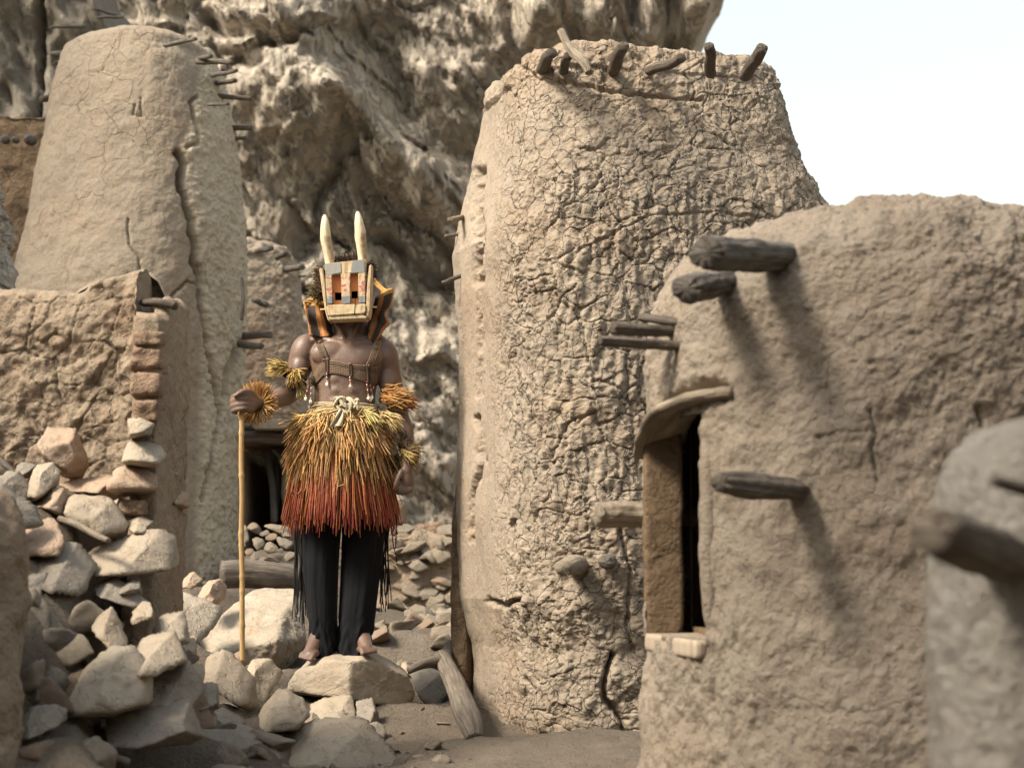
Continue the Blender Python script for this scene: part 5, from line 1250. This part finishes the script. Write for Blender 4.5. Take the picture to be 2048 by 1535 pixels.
red = add('fringe_skirt', mesh_np('fringe_skirt', V, F, M['cords'], True, None, c), man, kind='stuff'); red['label'] = 'rust red fibre fringe under the straw'
over = [skirt(620, True, 832, 930, 66, 102, .128, .21, (.52, .38, .19), (.53, .31, .13), .0036, .25, 680, 40, 50), skirt(260, True, 832, 905, 66, 100, .13, .215, (.62, .42, .18), (.62, .34, .12), .0034, .45, 680, 34, 30), skirt(180, False, 832, 920, 66, 104, .125, .2, (.46, .28, .10), (.46, .22, .07), .0045, .2, 680, 20)]
V, F, uv, c = merge(over)
straw = add('straw_skirt', mesh_np('straw_skirt', V, F, M['cords'], True, None, c), man, kind='stuff'); straw['label'] = 'yellow and orange straw overskirt'
# belt of twisted raffia with a knot
def ring_strands(n, py, w, d, thick, col, twist, rad, a0=-2.0, a1=2.0, flare=0.0, K=34):
    t = np.linspace(0, 1, K); ph = rng.rand(n) * 6.28; rr = np.sqrt(rng.rand(n)) * thick
    aa = a0 + (a1 - a0) * t
    paths = np.zeros((n, K, 3))
    for k in range(K):
        an = ph + twist * t[k] + .3 * np.sin(3 * t[k] + ph)
        rad_o = rr * np.cos(an); z_o = rr * np.sin(an)
        c = Q(690, py, 0)
        paths[:, k] = np.stack([c[0] + (w * KM + rad_o) * math.sin(aa[k]), MD - (d + rad_o) * math.cos(aa[k]) + 0 * rr, c[2] + z_o + .004 * np.sin(9 * t[k] + ph)], -1)
    return strands(paths, rad * (.8 + .4 * rng.rand(n))[:, None] * np.ones(K), hsvj(col, n))
def tuft(n, base, direc, length, spread, col, rad, K=6, droop=.0, base_r=.01, col2=None):
    d = np.array(direc, float); d /= np.linalg.norm(d)
    dv = d + spread * rng.randn(n, 3); dv /= np.linalg.norm(dv, axis=1, keepdims=True)
    L = length * (.75 + .4 * rng.rand(n)); t = np.linspace(0, 1, K)
    b = np.asarray(base) + base_r * rng.randn(n, 3)
    paths = b[:, None] + dv[:, None] * (L[:, None] * t[None])[..., None]
    paths[..., 2] -= droop * (t ** 2)[None] * L[:, None]
    c1 = hsvj(col, n); c2 = hsvj(col2 if col2 is not None else col, n)
    return strands(paths, rad * np.interp(t, [0, .8, 1], [1, 1, .4])[None] * (.7 + .6 * rng.rand(n))[:, None], c1[:, None] * (1 - t[None, :, None]) + c2[:, None] * t[None, :, None])
YEL = (.55, .40, .18)
bl = [ring_strands(34, 818, 66, .122, .012, (.52, .42, .24), 4, .003), ring_strands(60, 829, 70, .130, .018, YEL, 9, .0035), ring_strands(26, 812, 65, .118, .008, (.50, .42, .27), 5, .003)]
bl += [tuft(60, Q(612, 836, -.06), (-1, -.2, -.55), .075, .22, YEL, .003, 6, .3, .008), tuft(60, Q(770, 832, -.08), (1, -.3, -.35), .085, .25, YEL, .003, 6, .3, .008), tuft(40, Q(700, 835, -.15), (.1, -.3, -1), .06, .3, YEL, .0035, 6, .1, .012), tuft(30, Q(735, 826, -.14), (.7, -.3, -.6), .08, .3, (.6, .5, .2), .0032, 6, .2, .01),
       tuft(30, Q(640, 836, -.13), (-.6, -.3, -.8), .06, .3, YEL, .0032, 6, .2, .01)]
for k in range(9):   # the knot: looped tubes
    a = rng.uniform(0, 6.28, 3); tt = np.linspace(0, 1, 16)
    c = Q(694 + rng.uniform(-14, 22), 818 + rng.uniform(-10, 10), -.145)
    pth = c + np.stack([.024 * np.sin(6.28 * tt + a[0]), .014 * np.cos(6.28 * tt + a[1]), .018 * np.sin(6.28 * tt * 1.5 + a[2])], -1)
    Vt, Ft, ut = tube_arrays(pth, .007, 30, 8); bl.append((Vt, Ft, None, np.array((.42, .36, .24)) * rng.uniform(.8, 1.2)))
V, F, uv, c = merge(bl)
add('raffia_belt', mesh_np('raffia_belt', V, F, M['cords'], True, None, c), man)
# cloth tail of the knot
gxx, gyy = np.meshgrid(np.linspace(0, 1, 14), np.linspace(0, 1, 24))
pw = 4 + 9 * gyy; pxx = 684 - 12 * gyy + pw * (gxx - .5) * 2; pyy = 818 + 34 * gyy
Gc = P(pxx, pyy, MD - .175 - .012 * np.sin(gxx * 7 + gyy * 3) - .02 * gyy)
tail = mesh_np('cloth_tail', Gc, grid_faces(14, 24), cloth_mat('beige_cotton', (.36, .31, .22), (.42, .37, .27)))
o = add('knot_tail', tail, man); md = o.modifiers.new('t', 'SOLIDIFY'); md.thickness = .003
# black hanging cords beside the legs
def cords(px0, px1, py0, py1, n, dy):
    K = 14; t = np.linspace(0, 1, K); p = np.zeros((n, K, 3))
    for i in range(n):
        x = rng.uniform(px0, px1); e = py1 + rng.uniform(-70, 10); d = dy + rng.uniform(-.08, .08); w = rng.uniform(0, 6.28); amp = rng.uniform(1, 4)
        p[i] = P(x + amp * np.sin(w + t * rng.uniform(3, 8)) + rng.uniform(-8, 8) * t ** 2, py0 + (e - py0) * t, MD + d)
    return strands(p, .0022, np.tile(np.array([[.012, .010, .009]]), (n, 1)), 4)
V, F, uv, c = merge([cords(588, 610, 1020, 1245, 26, .07), cords(759, 776, 1020, 1215, 22, .07), cords(768, 790, 1010, 1130, 5, .03)])
add('black_cord_fringe', mesh_np('cord_fringe', V, F, M['cords'], True, None, c), man, kind='stuff')

# ------------------------------------------------------------------ corded chest harness with cowries
CORD = (.17, .115, .075)
hp = []
def cord_line(pts, r=.0037, n=24, off=.005, col=CORD):
    q = crinterp(np.array(pts, float), n); w = np.array([onbody(a, b, off) for a, b in q])
    for _ in range(2): w[1:-1] = (w[:-2] + 2 * w[1:-1] + w[2:]) / 4
    tt = np.arange(n * 3); Vt, Ft, ut = tube_arrays(w, r, n * 3, 7, 0, 0, 1, 1, True)
    # rope twist: modulate the rings
    ringc = np.repeat(1 + .0 * tt, 7); hp.append((Vt, Ft, None, np.clip(np.array(col) * rng.uniform(.75, 1.35) * (1 + .25 * np.sin(np.concatenate([np.repeat(tt * 2.1, 7), [0, 0]])))[:, None], 0, 1)))
for k in range(5): o_ = (k - 2) * 2.9; cord_line([(634 + o_, 664), (638 + o_, 682), (645 + o_, 702), (652 + o_ * .8, 718)])
for k in range(5): o_ = (k - 2) * 2.7; cord_line([(755 + o_, 684), (750 + o_, 700), (745 + o_, 716), (738 + o_, 730)])
for k in range(8): 
    f_ = k / 7; cord_line([(652, 722 + 24 * f_), (672, 723 + 23 * f_), (695, 729 + 22 * f_), (718, 731 + 28 * f_), (738, 732 + 32 * f_), (752, 736 + 30 * f_)])
for k in range(7):
    f_ = k / 6; cord_line([(650 + 3 * f_, 722 + 22 * f_), (638 + 4 * f_, 738 + 18 * f_), (626 + 5 * f_, 757 + 12 * f_), (617 + 6 * f_, 770 + 8 * f_)])
for x, y0, y1 in ((652, 716, 752), (656, 716, 750), (698, 728, 752), (702, 729, 754), (733, 728, 768), (737, 730, 768), (622, 758, 782), (648, 712, 722)):
    cord_line([(x, y0), (x + 1, (y0 + y1) / 2), (x + .5, y1)], .0052, 14, .009, (.085, .052, .034))
for x, y in ((650, 718), (656, 719), (700, 728), (736, 730), (641, 687), (749, 690), (752, 698)):
    c_ = onbody(x, y, .008); hp.append((*ell(c_, (.009, .008, .008), sub=2), None, np.array(CORD)))
V, F, uv, c = merge(hp)
harness = add('cord_harness', mesh_np('cord_harness', V, F, M['cords'], True, None, c), man)
v_, f_ = ico(3)
cow = v_ * np.array([.0065, .005, .0095]); cow[:, 1] += np.where(v_[:, 1] < 0, 1, 0) * .004 * np.exp(-(v_[:, 0] / .22) ** 2)
cow_me = mesh_np('cowrie', cow, f_, NB('cowrie_shell').done((.74, .66, .50), .35, None, .5))
for x0, y0, x1, y1 in ((655, 744, 656, 762), (700, 752, 701, 766), (731, 764, 734, 790), (737, 765, 741, 789), (623, 772, 616, 795), (627, 775, 626, 801), (745, 770, 738, 793)):
    a_, b_ = onbody(x0, y0, .010), onbody(x1, y1, .010)
    pr = []
    for t in np.linspace(0, 1, 6): pr.append((*ell(a_ * (1 - t) + b_ * t, (.0034, .0034, .0045), sub=2), None, np.array((.33, .06, .06) if int(t * 5.01) % 2 == 0 else (.66, .58, .48))))
    V, F, uv, c = merge(pr); bd = add('bead_string', mesh_np('bead_string', V, F, M['cords'], True, None, c), harness)
    bd.matrix_parent_inverse = Matrix.Identity(4)
    bd.location = (0, 0, 0)
    cw = bpy.data.objects.new('cowrie_shell', cow_me); COL.objects.link(cw); cw.parent = harness; cw.location = Vector([float(q) for q in b_]) + Vector((0, -.003, -.014)); cw.rotation_euler = (rng.uniform(-.3, .3), rng.uniform(-.3, .3), rng.uniform(-.4, .4))

# ------------------------------------------------------------------ arm ornaments of raffia
def ruff(c, nrm, n, r0, r1, col, col2, rad, cone=.25):
    nrm = np.array(nrm, float); nrm /= np.linalg.norm(nrm); u = np.cross(nrm, [0, 0, 1]); u /= np.linalg.norm(u); v = np.cross(u, nrm)
    a = rng.rand(n) * 6.283; K = 7; t = np.linspace(0, 1, K); L = r1 * (.85 + .22 * rng.rand(n))
    d = np.cos(a)[:, None] * u + np.sin(a)[:, None] * v
    p = np.asarray(c) + d[:, None] * (r0 + (L[:, None] - r0) * t[None])[..., None] + nrm * ((cone * rng.randn(n) * .5 + .12)[:, None] * (t ** 1.4)[None] * r1)[..., None]
    p += .006 * rng.randn(n, 1, 3) * t[None, :, None]
    c1 = hsvj(col, n); c2 = hsvj(col2, n)
    return strands(p, rad * np.interp(t, [0, .85, 1], [.8, 1, .5])[None] * np.ones((n, 1)), c1[:, None] * (1 - t)[None, :, None] + c2[:, None] * t[None, :, None])
V, F, uv, c = merge([ruff(Q(526, 814, -.185), (-.35, -.9, .05), 620, .018, .094, (.40, .22, .08), (.58, .34, .13), .0024, .35), ruff(Q(526, 814, -.183), (-.35, -.9, .05), 60, .012, .03, (.03, .02, .015), (.03, .02, .015), .003, .2)])
add('wrist_ruff', mesh_np('wrist_ruff', V, F, M['cords'], True, None, c), man)
def armlet(parts, name='raffia_armlet'):
    V, F, uv, c = merge(parts); add(name, mesh_np(name, V, F, M['cords'], True, None, c), man)
def ring_around(c, axis, r, n, thick, col, rad):
    axis = np.array(axis, float); axis /= np.linalg.norm(axis); u = np.cross(axis, [0, 1, .1]); u /= np.linalg.norm(u); v = np.cross(axis, u)
    K = 26; t = np.linspace(0, 2 * np.pi, K); ph = rng.rand(n) * 6.28; q = np.sqrt(rng.rand(n)) * thick
    p = np.asarray(c) + (np.cos(t)[None, :, None] * u + np.sin(t)[None, :, None] * v) * (r + q[:, None] * np.cos(ph[:, None] + 3 * t[None]))[..., None] + axis * (q[:, None] * np.sin(ph[:, None] + 3 * t[None]))[..., None]
    return strands(p, rad, hsvj(col, n))
armlet([ring_around(Q(589, 752, .015), (.45, .2, 1), .056, 60, .012, (.36, .26, .09), .003), ring_around(Q(589, 756, .015), (.45, .2, 1), .055, 30, .008, (.03, .022, .015), .003),
        tuft(170, Q(572, 737, -.06), (-1, -.25, .05), .066, .30, (.50, .36, .12), .0028, 6, .15, .010, (.56, .42, .16)), tuft(110, Q(592, 752, -.07), (.1, -.7, -.6), .05, .5, (.48, .32, .11), .0028, 6, .2, .010), tuft(90, Q(600, 768, -.045), (.45, -.3, -1), .075, .22, (.48, .36, .15), .0026, 6, .0, .008)])
armlet([ring_around(Q(786, 795, .02), (-.2, .1, 1), .054, 40, .010, (.34, .2, .07), .003),
        tuft(320, Q(778, 795, -.05), (1, -.3, -.08), .088, .22, (.45, .22, .07), .0026, 7, .05, .018, (.60, .34, .13)), tuft(120, Q(800, 793, -.03), (1, .1, -.45), .075, .15, (.42, .16, .05), .0024, 6, .05, .012), tuft(40, Q(785, 780, -.04), (.1, -.3, 1), .03, .4, (.22, .11, .05), .002, 5, 0, .008)])
armlet([ring_around(Q(812, 915, -.035), (.1, -.2, 1), .040, 50, .010, (.14, .10, .045), .0028),
        tuft(220, Q(815, 905, -.06), (.6, -.5, -.3), .062, .5, (.13, .095, .045), .0024, 6, .1, .014, (.30, .20, .09)), tuft(80, Q(808, 893, -.06), (.1, -.4, 1), .045, .5, (.12, .085, .04), .0022, 6, 0, .012), tuft(50, Q(808, 905, -.085), (.75, -.3, -.5), .07, .15, (.55, .40, .14), .0026, 6, 0, .006), tuft(60, Q(795, 925, -.05), (-.4, -.3, -.8), .04, .4, (.14, .1, .05), .0022, 6, 0, .008)])

# ------------------------------------------------------------------ the mask
MF = MD - .185                    # depth of the mask front
def K(x, y, dy=0.0):
    a, b = K6(x, y); p = P(a, b, MF); return p + np.array([0, dy, 0])
def paint_mat(name, zones):
    """carved pale wood with painted zones; zones: list of (kind, y0, y1) in mask coordinates (zoom rows)"""
    s = NB(name); o = s.coord(); geo = s.n('NewGeometry'); sep = s.n('SeparateXYZ'); s.put(sep.inputs[0], o)
    g = s.noise(s.coord((30, 30, 4)), 3, 7, .65, .6)
    col = s.ramp(g, [(.3, (.30, .215, .12)), (.5, (.51, .39, .235)), (.75, (.60, .50, .34))])
    col = s.mix(s.ramp(s.noise(o, 22, 5, .6), [(.50, (0, 0, 0)), (.66, (.7, .7, .7))]), col, (.36, .20, .09))
    for kind, y0, y1 in zones:
        z1, z0 = K(500, y0)[2], K(500, y1)[2]
        wob = s.math('MULTIPLY_ADD', s.noise(o, 70, 3), .012, sep.outputs[2])
        inside = s.math('MULTIPLY', s.math('GREATER_THAN', wob, z0 + .006), s.math('LESS_THAN', wob, z1 + .006))
        if kind == 'grey': m_ = s.math('MULTIPLY', inside, s.mrange(s.noise(o, 90, 4, .7), .36, .46)); c = s.mix(s.noise(o, 50, 4), (.12, .13, .14), (.24, .25, .26))
        else: m_ = s.math('MULTIPLY', inside, s.mrange(s.noise(s.coord((1, 1, 2.2)), 26, 3, .6, 1.2), .52, .56)); c = (.38, .13, .11)
        col = s.mix(m_, col, c)
    n = s.bump(g, .003); n = s.bump(s.noise(o, 160, 4), .0012, 1, n)
    return s.done(col, .7, n, .25)
M['mask_wood'] = paint_mat('carved_pale_wood', [])
M['mask_top'] = paint_mat('carved_wood_grey_top', [])
M['mask_bar'] = paint_mat('carved_wood_painted_bar', [('red', 780, 980), ('grey', 1000, 1085)])
M['mask_orange'] = NB('orange_recess').done((.66, .27, .10), .7, None, .2)
M['mask_grey'] = stone_mat('grey_paint', (.25, .25, .24), (.33, .32, .29), (.52, .46, .34), .0012, .0008)
M['near_black'] = NB('flat_black').done((.006, .005, .004), 1.0, None, 0)
mask_v = K(600, 900, .08)
def prism(name, poly, d0, d1, mat, parent, bev=.004, back=None):
    bm = bmesh.new()
    f = [bm.verts.new(K(x, y, d0)) for x, y in poly]; b = [bm.verts.new(K(x, y, 0) + np.array([0, d1, 0])) for x, y in (back or poly)]
    n = len(poly); bm.faces.new(f); bm.faces.new(b[::-1])
    for i in range(n): bm.faces.new([f[i], b[i], b[(i + 1) % n], f[(i + 1) % n]])
    bmesh.ops.recalc_face_normals(bm, faces=bm.faces)
    if bev: bmesh.ops.bevel(bm, geom=list(bm.edges), offset=bev, segments=2, affect='EDGES')
    me = bpy.data.meshes.new(name); bm.to_mesh(me); bm.free(); me.materials.append(M[mat])
    return add(name, me, parent)
mk = prism('mask', [(378, 640), (835, 592), (828, 738), (752, 742), (748, 742), (390, 770)], .0, .045, 'mask_top', man, .004)
mk['label'] = 'boxy carved wooden mask with two upright horns'
def sub(o): return o
prism('painted_patch', [(383, 648), (555, 628), (560, 740), (470, 755), (462, 765), (392, 768)], -.003, .004, 'mask_grey', mk, 0)
prism('painted_patch', [(690, 607), (812, 596), (818, 738), (668, 744), (672, 690)], -.003, .004, 'mask_grey', mk, 0)
for poly in ([(388, 766), (462, 762), (470, 1082), (405, 1088)], [(556, 748), (662, 744), (664, 1080), (570, 1086)], [(746, 740), (828, 736), (828, 1072), (754, 1082)]):
    prism('bar', poly, -.004, .05, 'mask_bar', mk, .003)
# orange recess with two square eye holes left open
for poly in ([(455, 752), (565, 742), (565, 945), (470, 948)], [(655, 738), (752, 736), (752, 930), (658, 934)], [(470, 1035), (570, 1030), (570, 1100), (470, 1100)], [(655, 1015), (755, 1010), (755, 1100), (655, 1100)],
             [(462, 940), (484, 940), (486, 1040), (466, 1040)], [(736, 925), (756, 925), (756, 1020), (738, 1020)], [(652, 925), (668, 925), (668, 1025), (654, 1025)], [(556, 940), (572, 940), (572, 1035), (560, 1035)]):
    prism('recess_panel', poly, .028, .04, 'mask_orange', mk, 0)
prism('dark_backing', [(400, 700), (815, 690), (815, 1120), (410, 1130)], .075, .085, 'near_black', mk, 0)  # black plate behind the eye holes, the dark inside put into colour
prism('chin_board', [(395, 1096), (838, 1082), (838, 1180), (800, 1200), (420, 1225)], -.012, .07, 'mask_wood', mk, .006)
prism('crack', [(716, 1020), (722, 1020), (714, 1205), (706, 1205)], -.0128, -.004, 'near_black', mk, 0)
prism('chin_base', [(415, 1222), (800, 1196), (850, 1225), (840, 1245), (450, 1262), (425, 1248)], -.006, .10, 'mask_wood', mk, .004)
prism('side_board', [(318, 690), (352, 686), (385, 830), (412, 1180), (440, 1270), (415, 1265), (382, 1150)], -.004, .13, 'mask_wood', mk, .004)
prism('side_board', [(868, 655), (900, 650), (888, 900), (880, 1150), (858, 1235), (832, 1215), (836, 1000)], -.004, .13, 'mask_wood', mk, .004)
prism('top_board', [(360, 650), (378, 640), (835, 592), (850, 600), (850, 612), (365, 665)], .045, .17, 'mask_wood', mk, .003)
V, F, uv = tube_arrays([K(318, 1128, .05), K(630, 1115, .05), K(945, 1100, .05)], .0045, 20, 10); add('peg', mesh_np('peg', V, F, M['mask_wood'], True, uv), mk)
def horn(pts, seed):
    c = np.array([K(x, y, d) for x, y, r, d in pts]); r = np.array([1.1 * r / 5.482 * KM for x, y, r, d in pts])
    V, F, uv = tube_arrays(c, r, 60, 24, 0, seed, 20, .85, True, .03)
    v_l = np.concatenate([np.repeat(np.linspace(0, 1, 60), 24), [0, 1]]); dx = V[:, 0] - np.interp(V[:, 2], c[::-1, 2], c[::-1, 0])
    stain = sstep(.44, .5, v_l + .03 * vn(V * 60, 3)) * sstep(-.004, .004, dx + .006 * vn(V * 40, 5)) * (.65 + .35 * vn(V * 90, 7))
    return add('horn', mesh_np('horn', V, F, M['horn'], True, uv, np.repeat(np.clip(stain, 0, 1)[:, None], 3, 1)), mk)
def horn_mat():
    s = NB('bone_pale_horn'); o = s.coord(); sep = s.n('SeparateXYZ'); s.put(sep.inputs[0], o)
    g = s.noise(s.coord((50, 50, 5)), 3, 6, .6)
    col = s.ramp(g, [(.3, (.46, .36, .21)), (.6, (.62, .53, .36)), (.8, (.67, .60, .44))])
    zt, zb = K(600, 330)[2], K(600, 600)[2]
    band = s.n('Attribute', _attribute_name='Col').outputs[2]
    col = s.mix(s.math('MULTIPLY', band, .9), col, (.20, .105, .04))
    n = s.bump(g, .002); return s.done(col, .6, n, .3)
M['horn'] = horn_mat()
horn([(372, 95, 16, .03), (375, 130, 34, .03), (377, 200, 50, .03), (380, 300, 60, .035), (385, 370, 64, .04), (400, 450, 60, .045), (415, 540, 57, .05), (425, 640, 54, .055)], 1)
horn([(736, 58, 16, .03), (740, 100, 34, .03), (750, 180, 52, .03), (762, 270, 63, .035), (765, 340, 66, .04), (775, 430, 60, .045), (782, 520, 54, .05), (785, 610, 50, .055)], 2)
# dark fibre wig round the mask
wg = [tuft(90, K(330, 700 + 12 * i, .10), (-1, -.2, .25 - .05 * i), .030, .45, (.075, .05, .03), .0018, 6, 0, .010, (.13, .09, .05)) for i in range(0, 22, 3)]
wg += [tuft(60, K(500 + 40 * i, 610 - 8 * i, .09), (.1 * (i - 3), -.1, 1), .026, .5, (.05, .035, .022), .0018, 6, 0, .012, (.12, .09, .06)) for i in range(6)]
wg += [tuft(60, K(860, 640 + 30 * i, .10), (1, -.1, .2), .02, .5, (.06, .04, .03), .0018, 6, 0, .008, (.12, .09, .05)) for i in range(5)]
wg += [tuft(120, K(300, 930, .08), (-.6, -.3, .3), .045, .6, (.10, .075, .045), .002, 6, 0, .014, (.2, .15, .08))]
V, F, uv, c = merge(wg); add('fibre_wig', mesh_np('fibre_wig', V, F, M['cords'], True, None, c), mk, kind='stuff')
# striped woven hood behind the head
def hood():
    cols = [((430, 1060), (490, 1360), .22), ((330, 1045), (400, 1392), .15), ((225, 1032), (290, 1405), .11), ((122, 1022), (190, 1392), .12), ((150, 960), (225, 1390), .20), ((230, 850), (290, 1400), .30), ((420, 640), (480, 1430), .37), ((620, 585), (640, 1450), .40), ((830, 640), (780, 1470), .37),
            ((1000, 800), (860, 1480), .30), ((1090, 830), (890, 1478), .22), ((1108, 852), (900, 1470), .15), ((1010, 915), (850, 1440), .13), ((912, 925), (800, 1350), .17)]
    a = np.array([[*c[0], *c[1], c[2]] for c in cols], float); m = crinterp(a, 130)
    nv = 60; v = np.linspace(0, 1, nv)[:, None]
    X = m[None, :, 0] * (1 - v) + m[None, :, 2] * v; Y = m[None, :, 1] * (1 - v) + m[None, :, 3] * v; D = m[None, :, 4] + 0 * v
    u = np.linspace(0, 1, 130)[None]
    edge = np.exp(-((u - .80) / .10) ** 2)
    X = X + edge * (60 * np.sin(v * math.pi) * .9 - 45 * np.exp(-((v - .45) / .10) ** 2) + 35 * np.exp(-((v - .62) / .07) ** 2)) * 1.0
    D = D + .015 * np.sin(u * 40 + v * 2) + .01 * np.sin(v * 9 + u * 10)
    a_, b_ = K6(X, Y); G = P(a_, b_, MF) ; G[..., 1] += D
    # flap folded over the top front on the left
    s_ = np.floor(u * 34 + 1 + .15 * np.sin(v * 8)) % 4
    base = np.where((s_ < 2)[..., None], np.array([.36, .145, .052]), np.array([.04, .032, .027]))
    base = np.where((np.abs((u * 34 + 1) % 4 - 1) < .3)[..., None], np.array([.50, .26, .085]), base)
    rim = (v < .07)[..., None] & np.ones_like(u, bool)[..., None]
    base = np.where(rim, np.array([.48, .27, .08]), base)
    weave = 1 + .35 * np.sin(v * 260)[..., None] * np.sin(u * 700)[..., None]
    V = G.reshape(-1, 3); c = (base * weave).reshape(-1, 3)
    gu, gv = np.meshgrid(np.linspace(0, 1, 40), np.linspace(0, 1, 14))
    fx = 122 + gu * 300; fy = (1022 + gu * 35) * (1 - gv) + (905 + 55 * np.abs(gu - .35) + gu * 40) * gv
    a_, b_ = K6(fx + gv * (90 - 60 * gu), fy); Gf = P(a_, b_, MF); Gf[..., 1] += .115 + .03 * gu + .07 * gv - .02 * np.sin(gv * 3.1)
    cf = np.where((np.floor(gv * 7) % 2 == 0)[..., None], np.array([.55, .36, .12]), np.array([.46, .20, .06])).reshape(-1, 3)
    V, F, uv, c = merge([(V, [grid_faces(130, nv)], None, c), (Gf.reshape(-1, 3), [grid_faces(40, 14)], None, cf)])
    return V, F, c
V, F, c = hood()
hd = add('woven_hood', mesh_np('woven_hood', V, F, M['cords'], True, None, c), mk); md = hd.modifiers.new('t', 'SOLIDIFY'); md.thickness = .006
hd['label'] = 'orange and black striped woven hood'
# scarf of dark fibre filling the crown behind the mask
V, F = ell(K(600, 760, .16), (.085, .11, .11)); add('hood_cap', mesh_np('hood_cap', V, F, M['wood_dark']), mk)

# ------------------------------------------------------------------ the staff (held, a thing of its own)
st = [(500, 790, -.25), (499, 860, -.25), (498.5, 930, -.252), (500, 1000, -.255), (499, 1080, -.26), (501, 1150, -.262), (501, 1220, -.265), (502, 1316, -.27)]
pth = np.array([Q(x, y, d) for x, y, d in st])
m_ = 160; cpt = crinterp(pth, m_); rr = np.full(m_, 5.0 * KM)
for q in (.17, .34, .55, .72, .78, .9): rr += .0022 * np.exp(-((np.linspace(0, 1, m_) - q) / .008) ** 2)
V, F, uv = tube_arrays(cpt, rr, m_, 14, .0008, 3)
M['bamboo'] = wood_mat('bamboo_cane', (.42, .27, .12), (.56, .40, .20), (.26, .15, .06), .2)
add('staff', mesh_np('staff', V, F, M['bamboo'], True, uv), None, 'long straight bamboo staff gripped in the masked man\'s hand', 'staff')
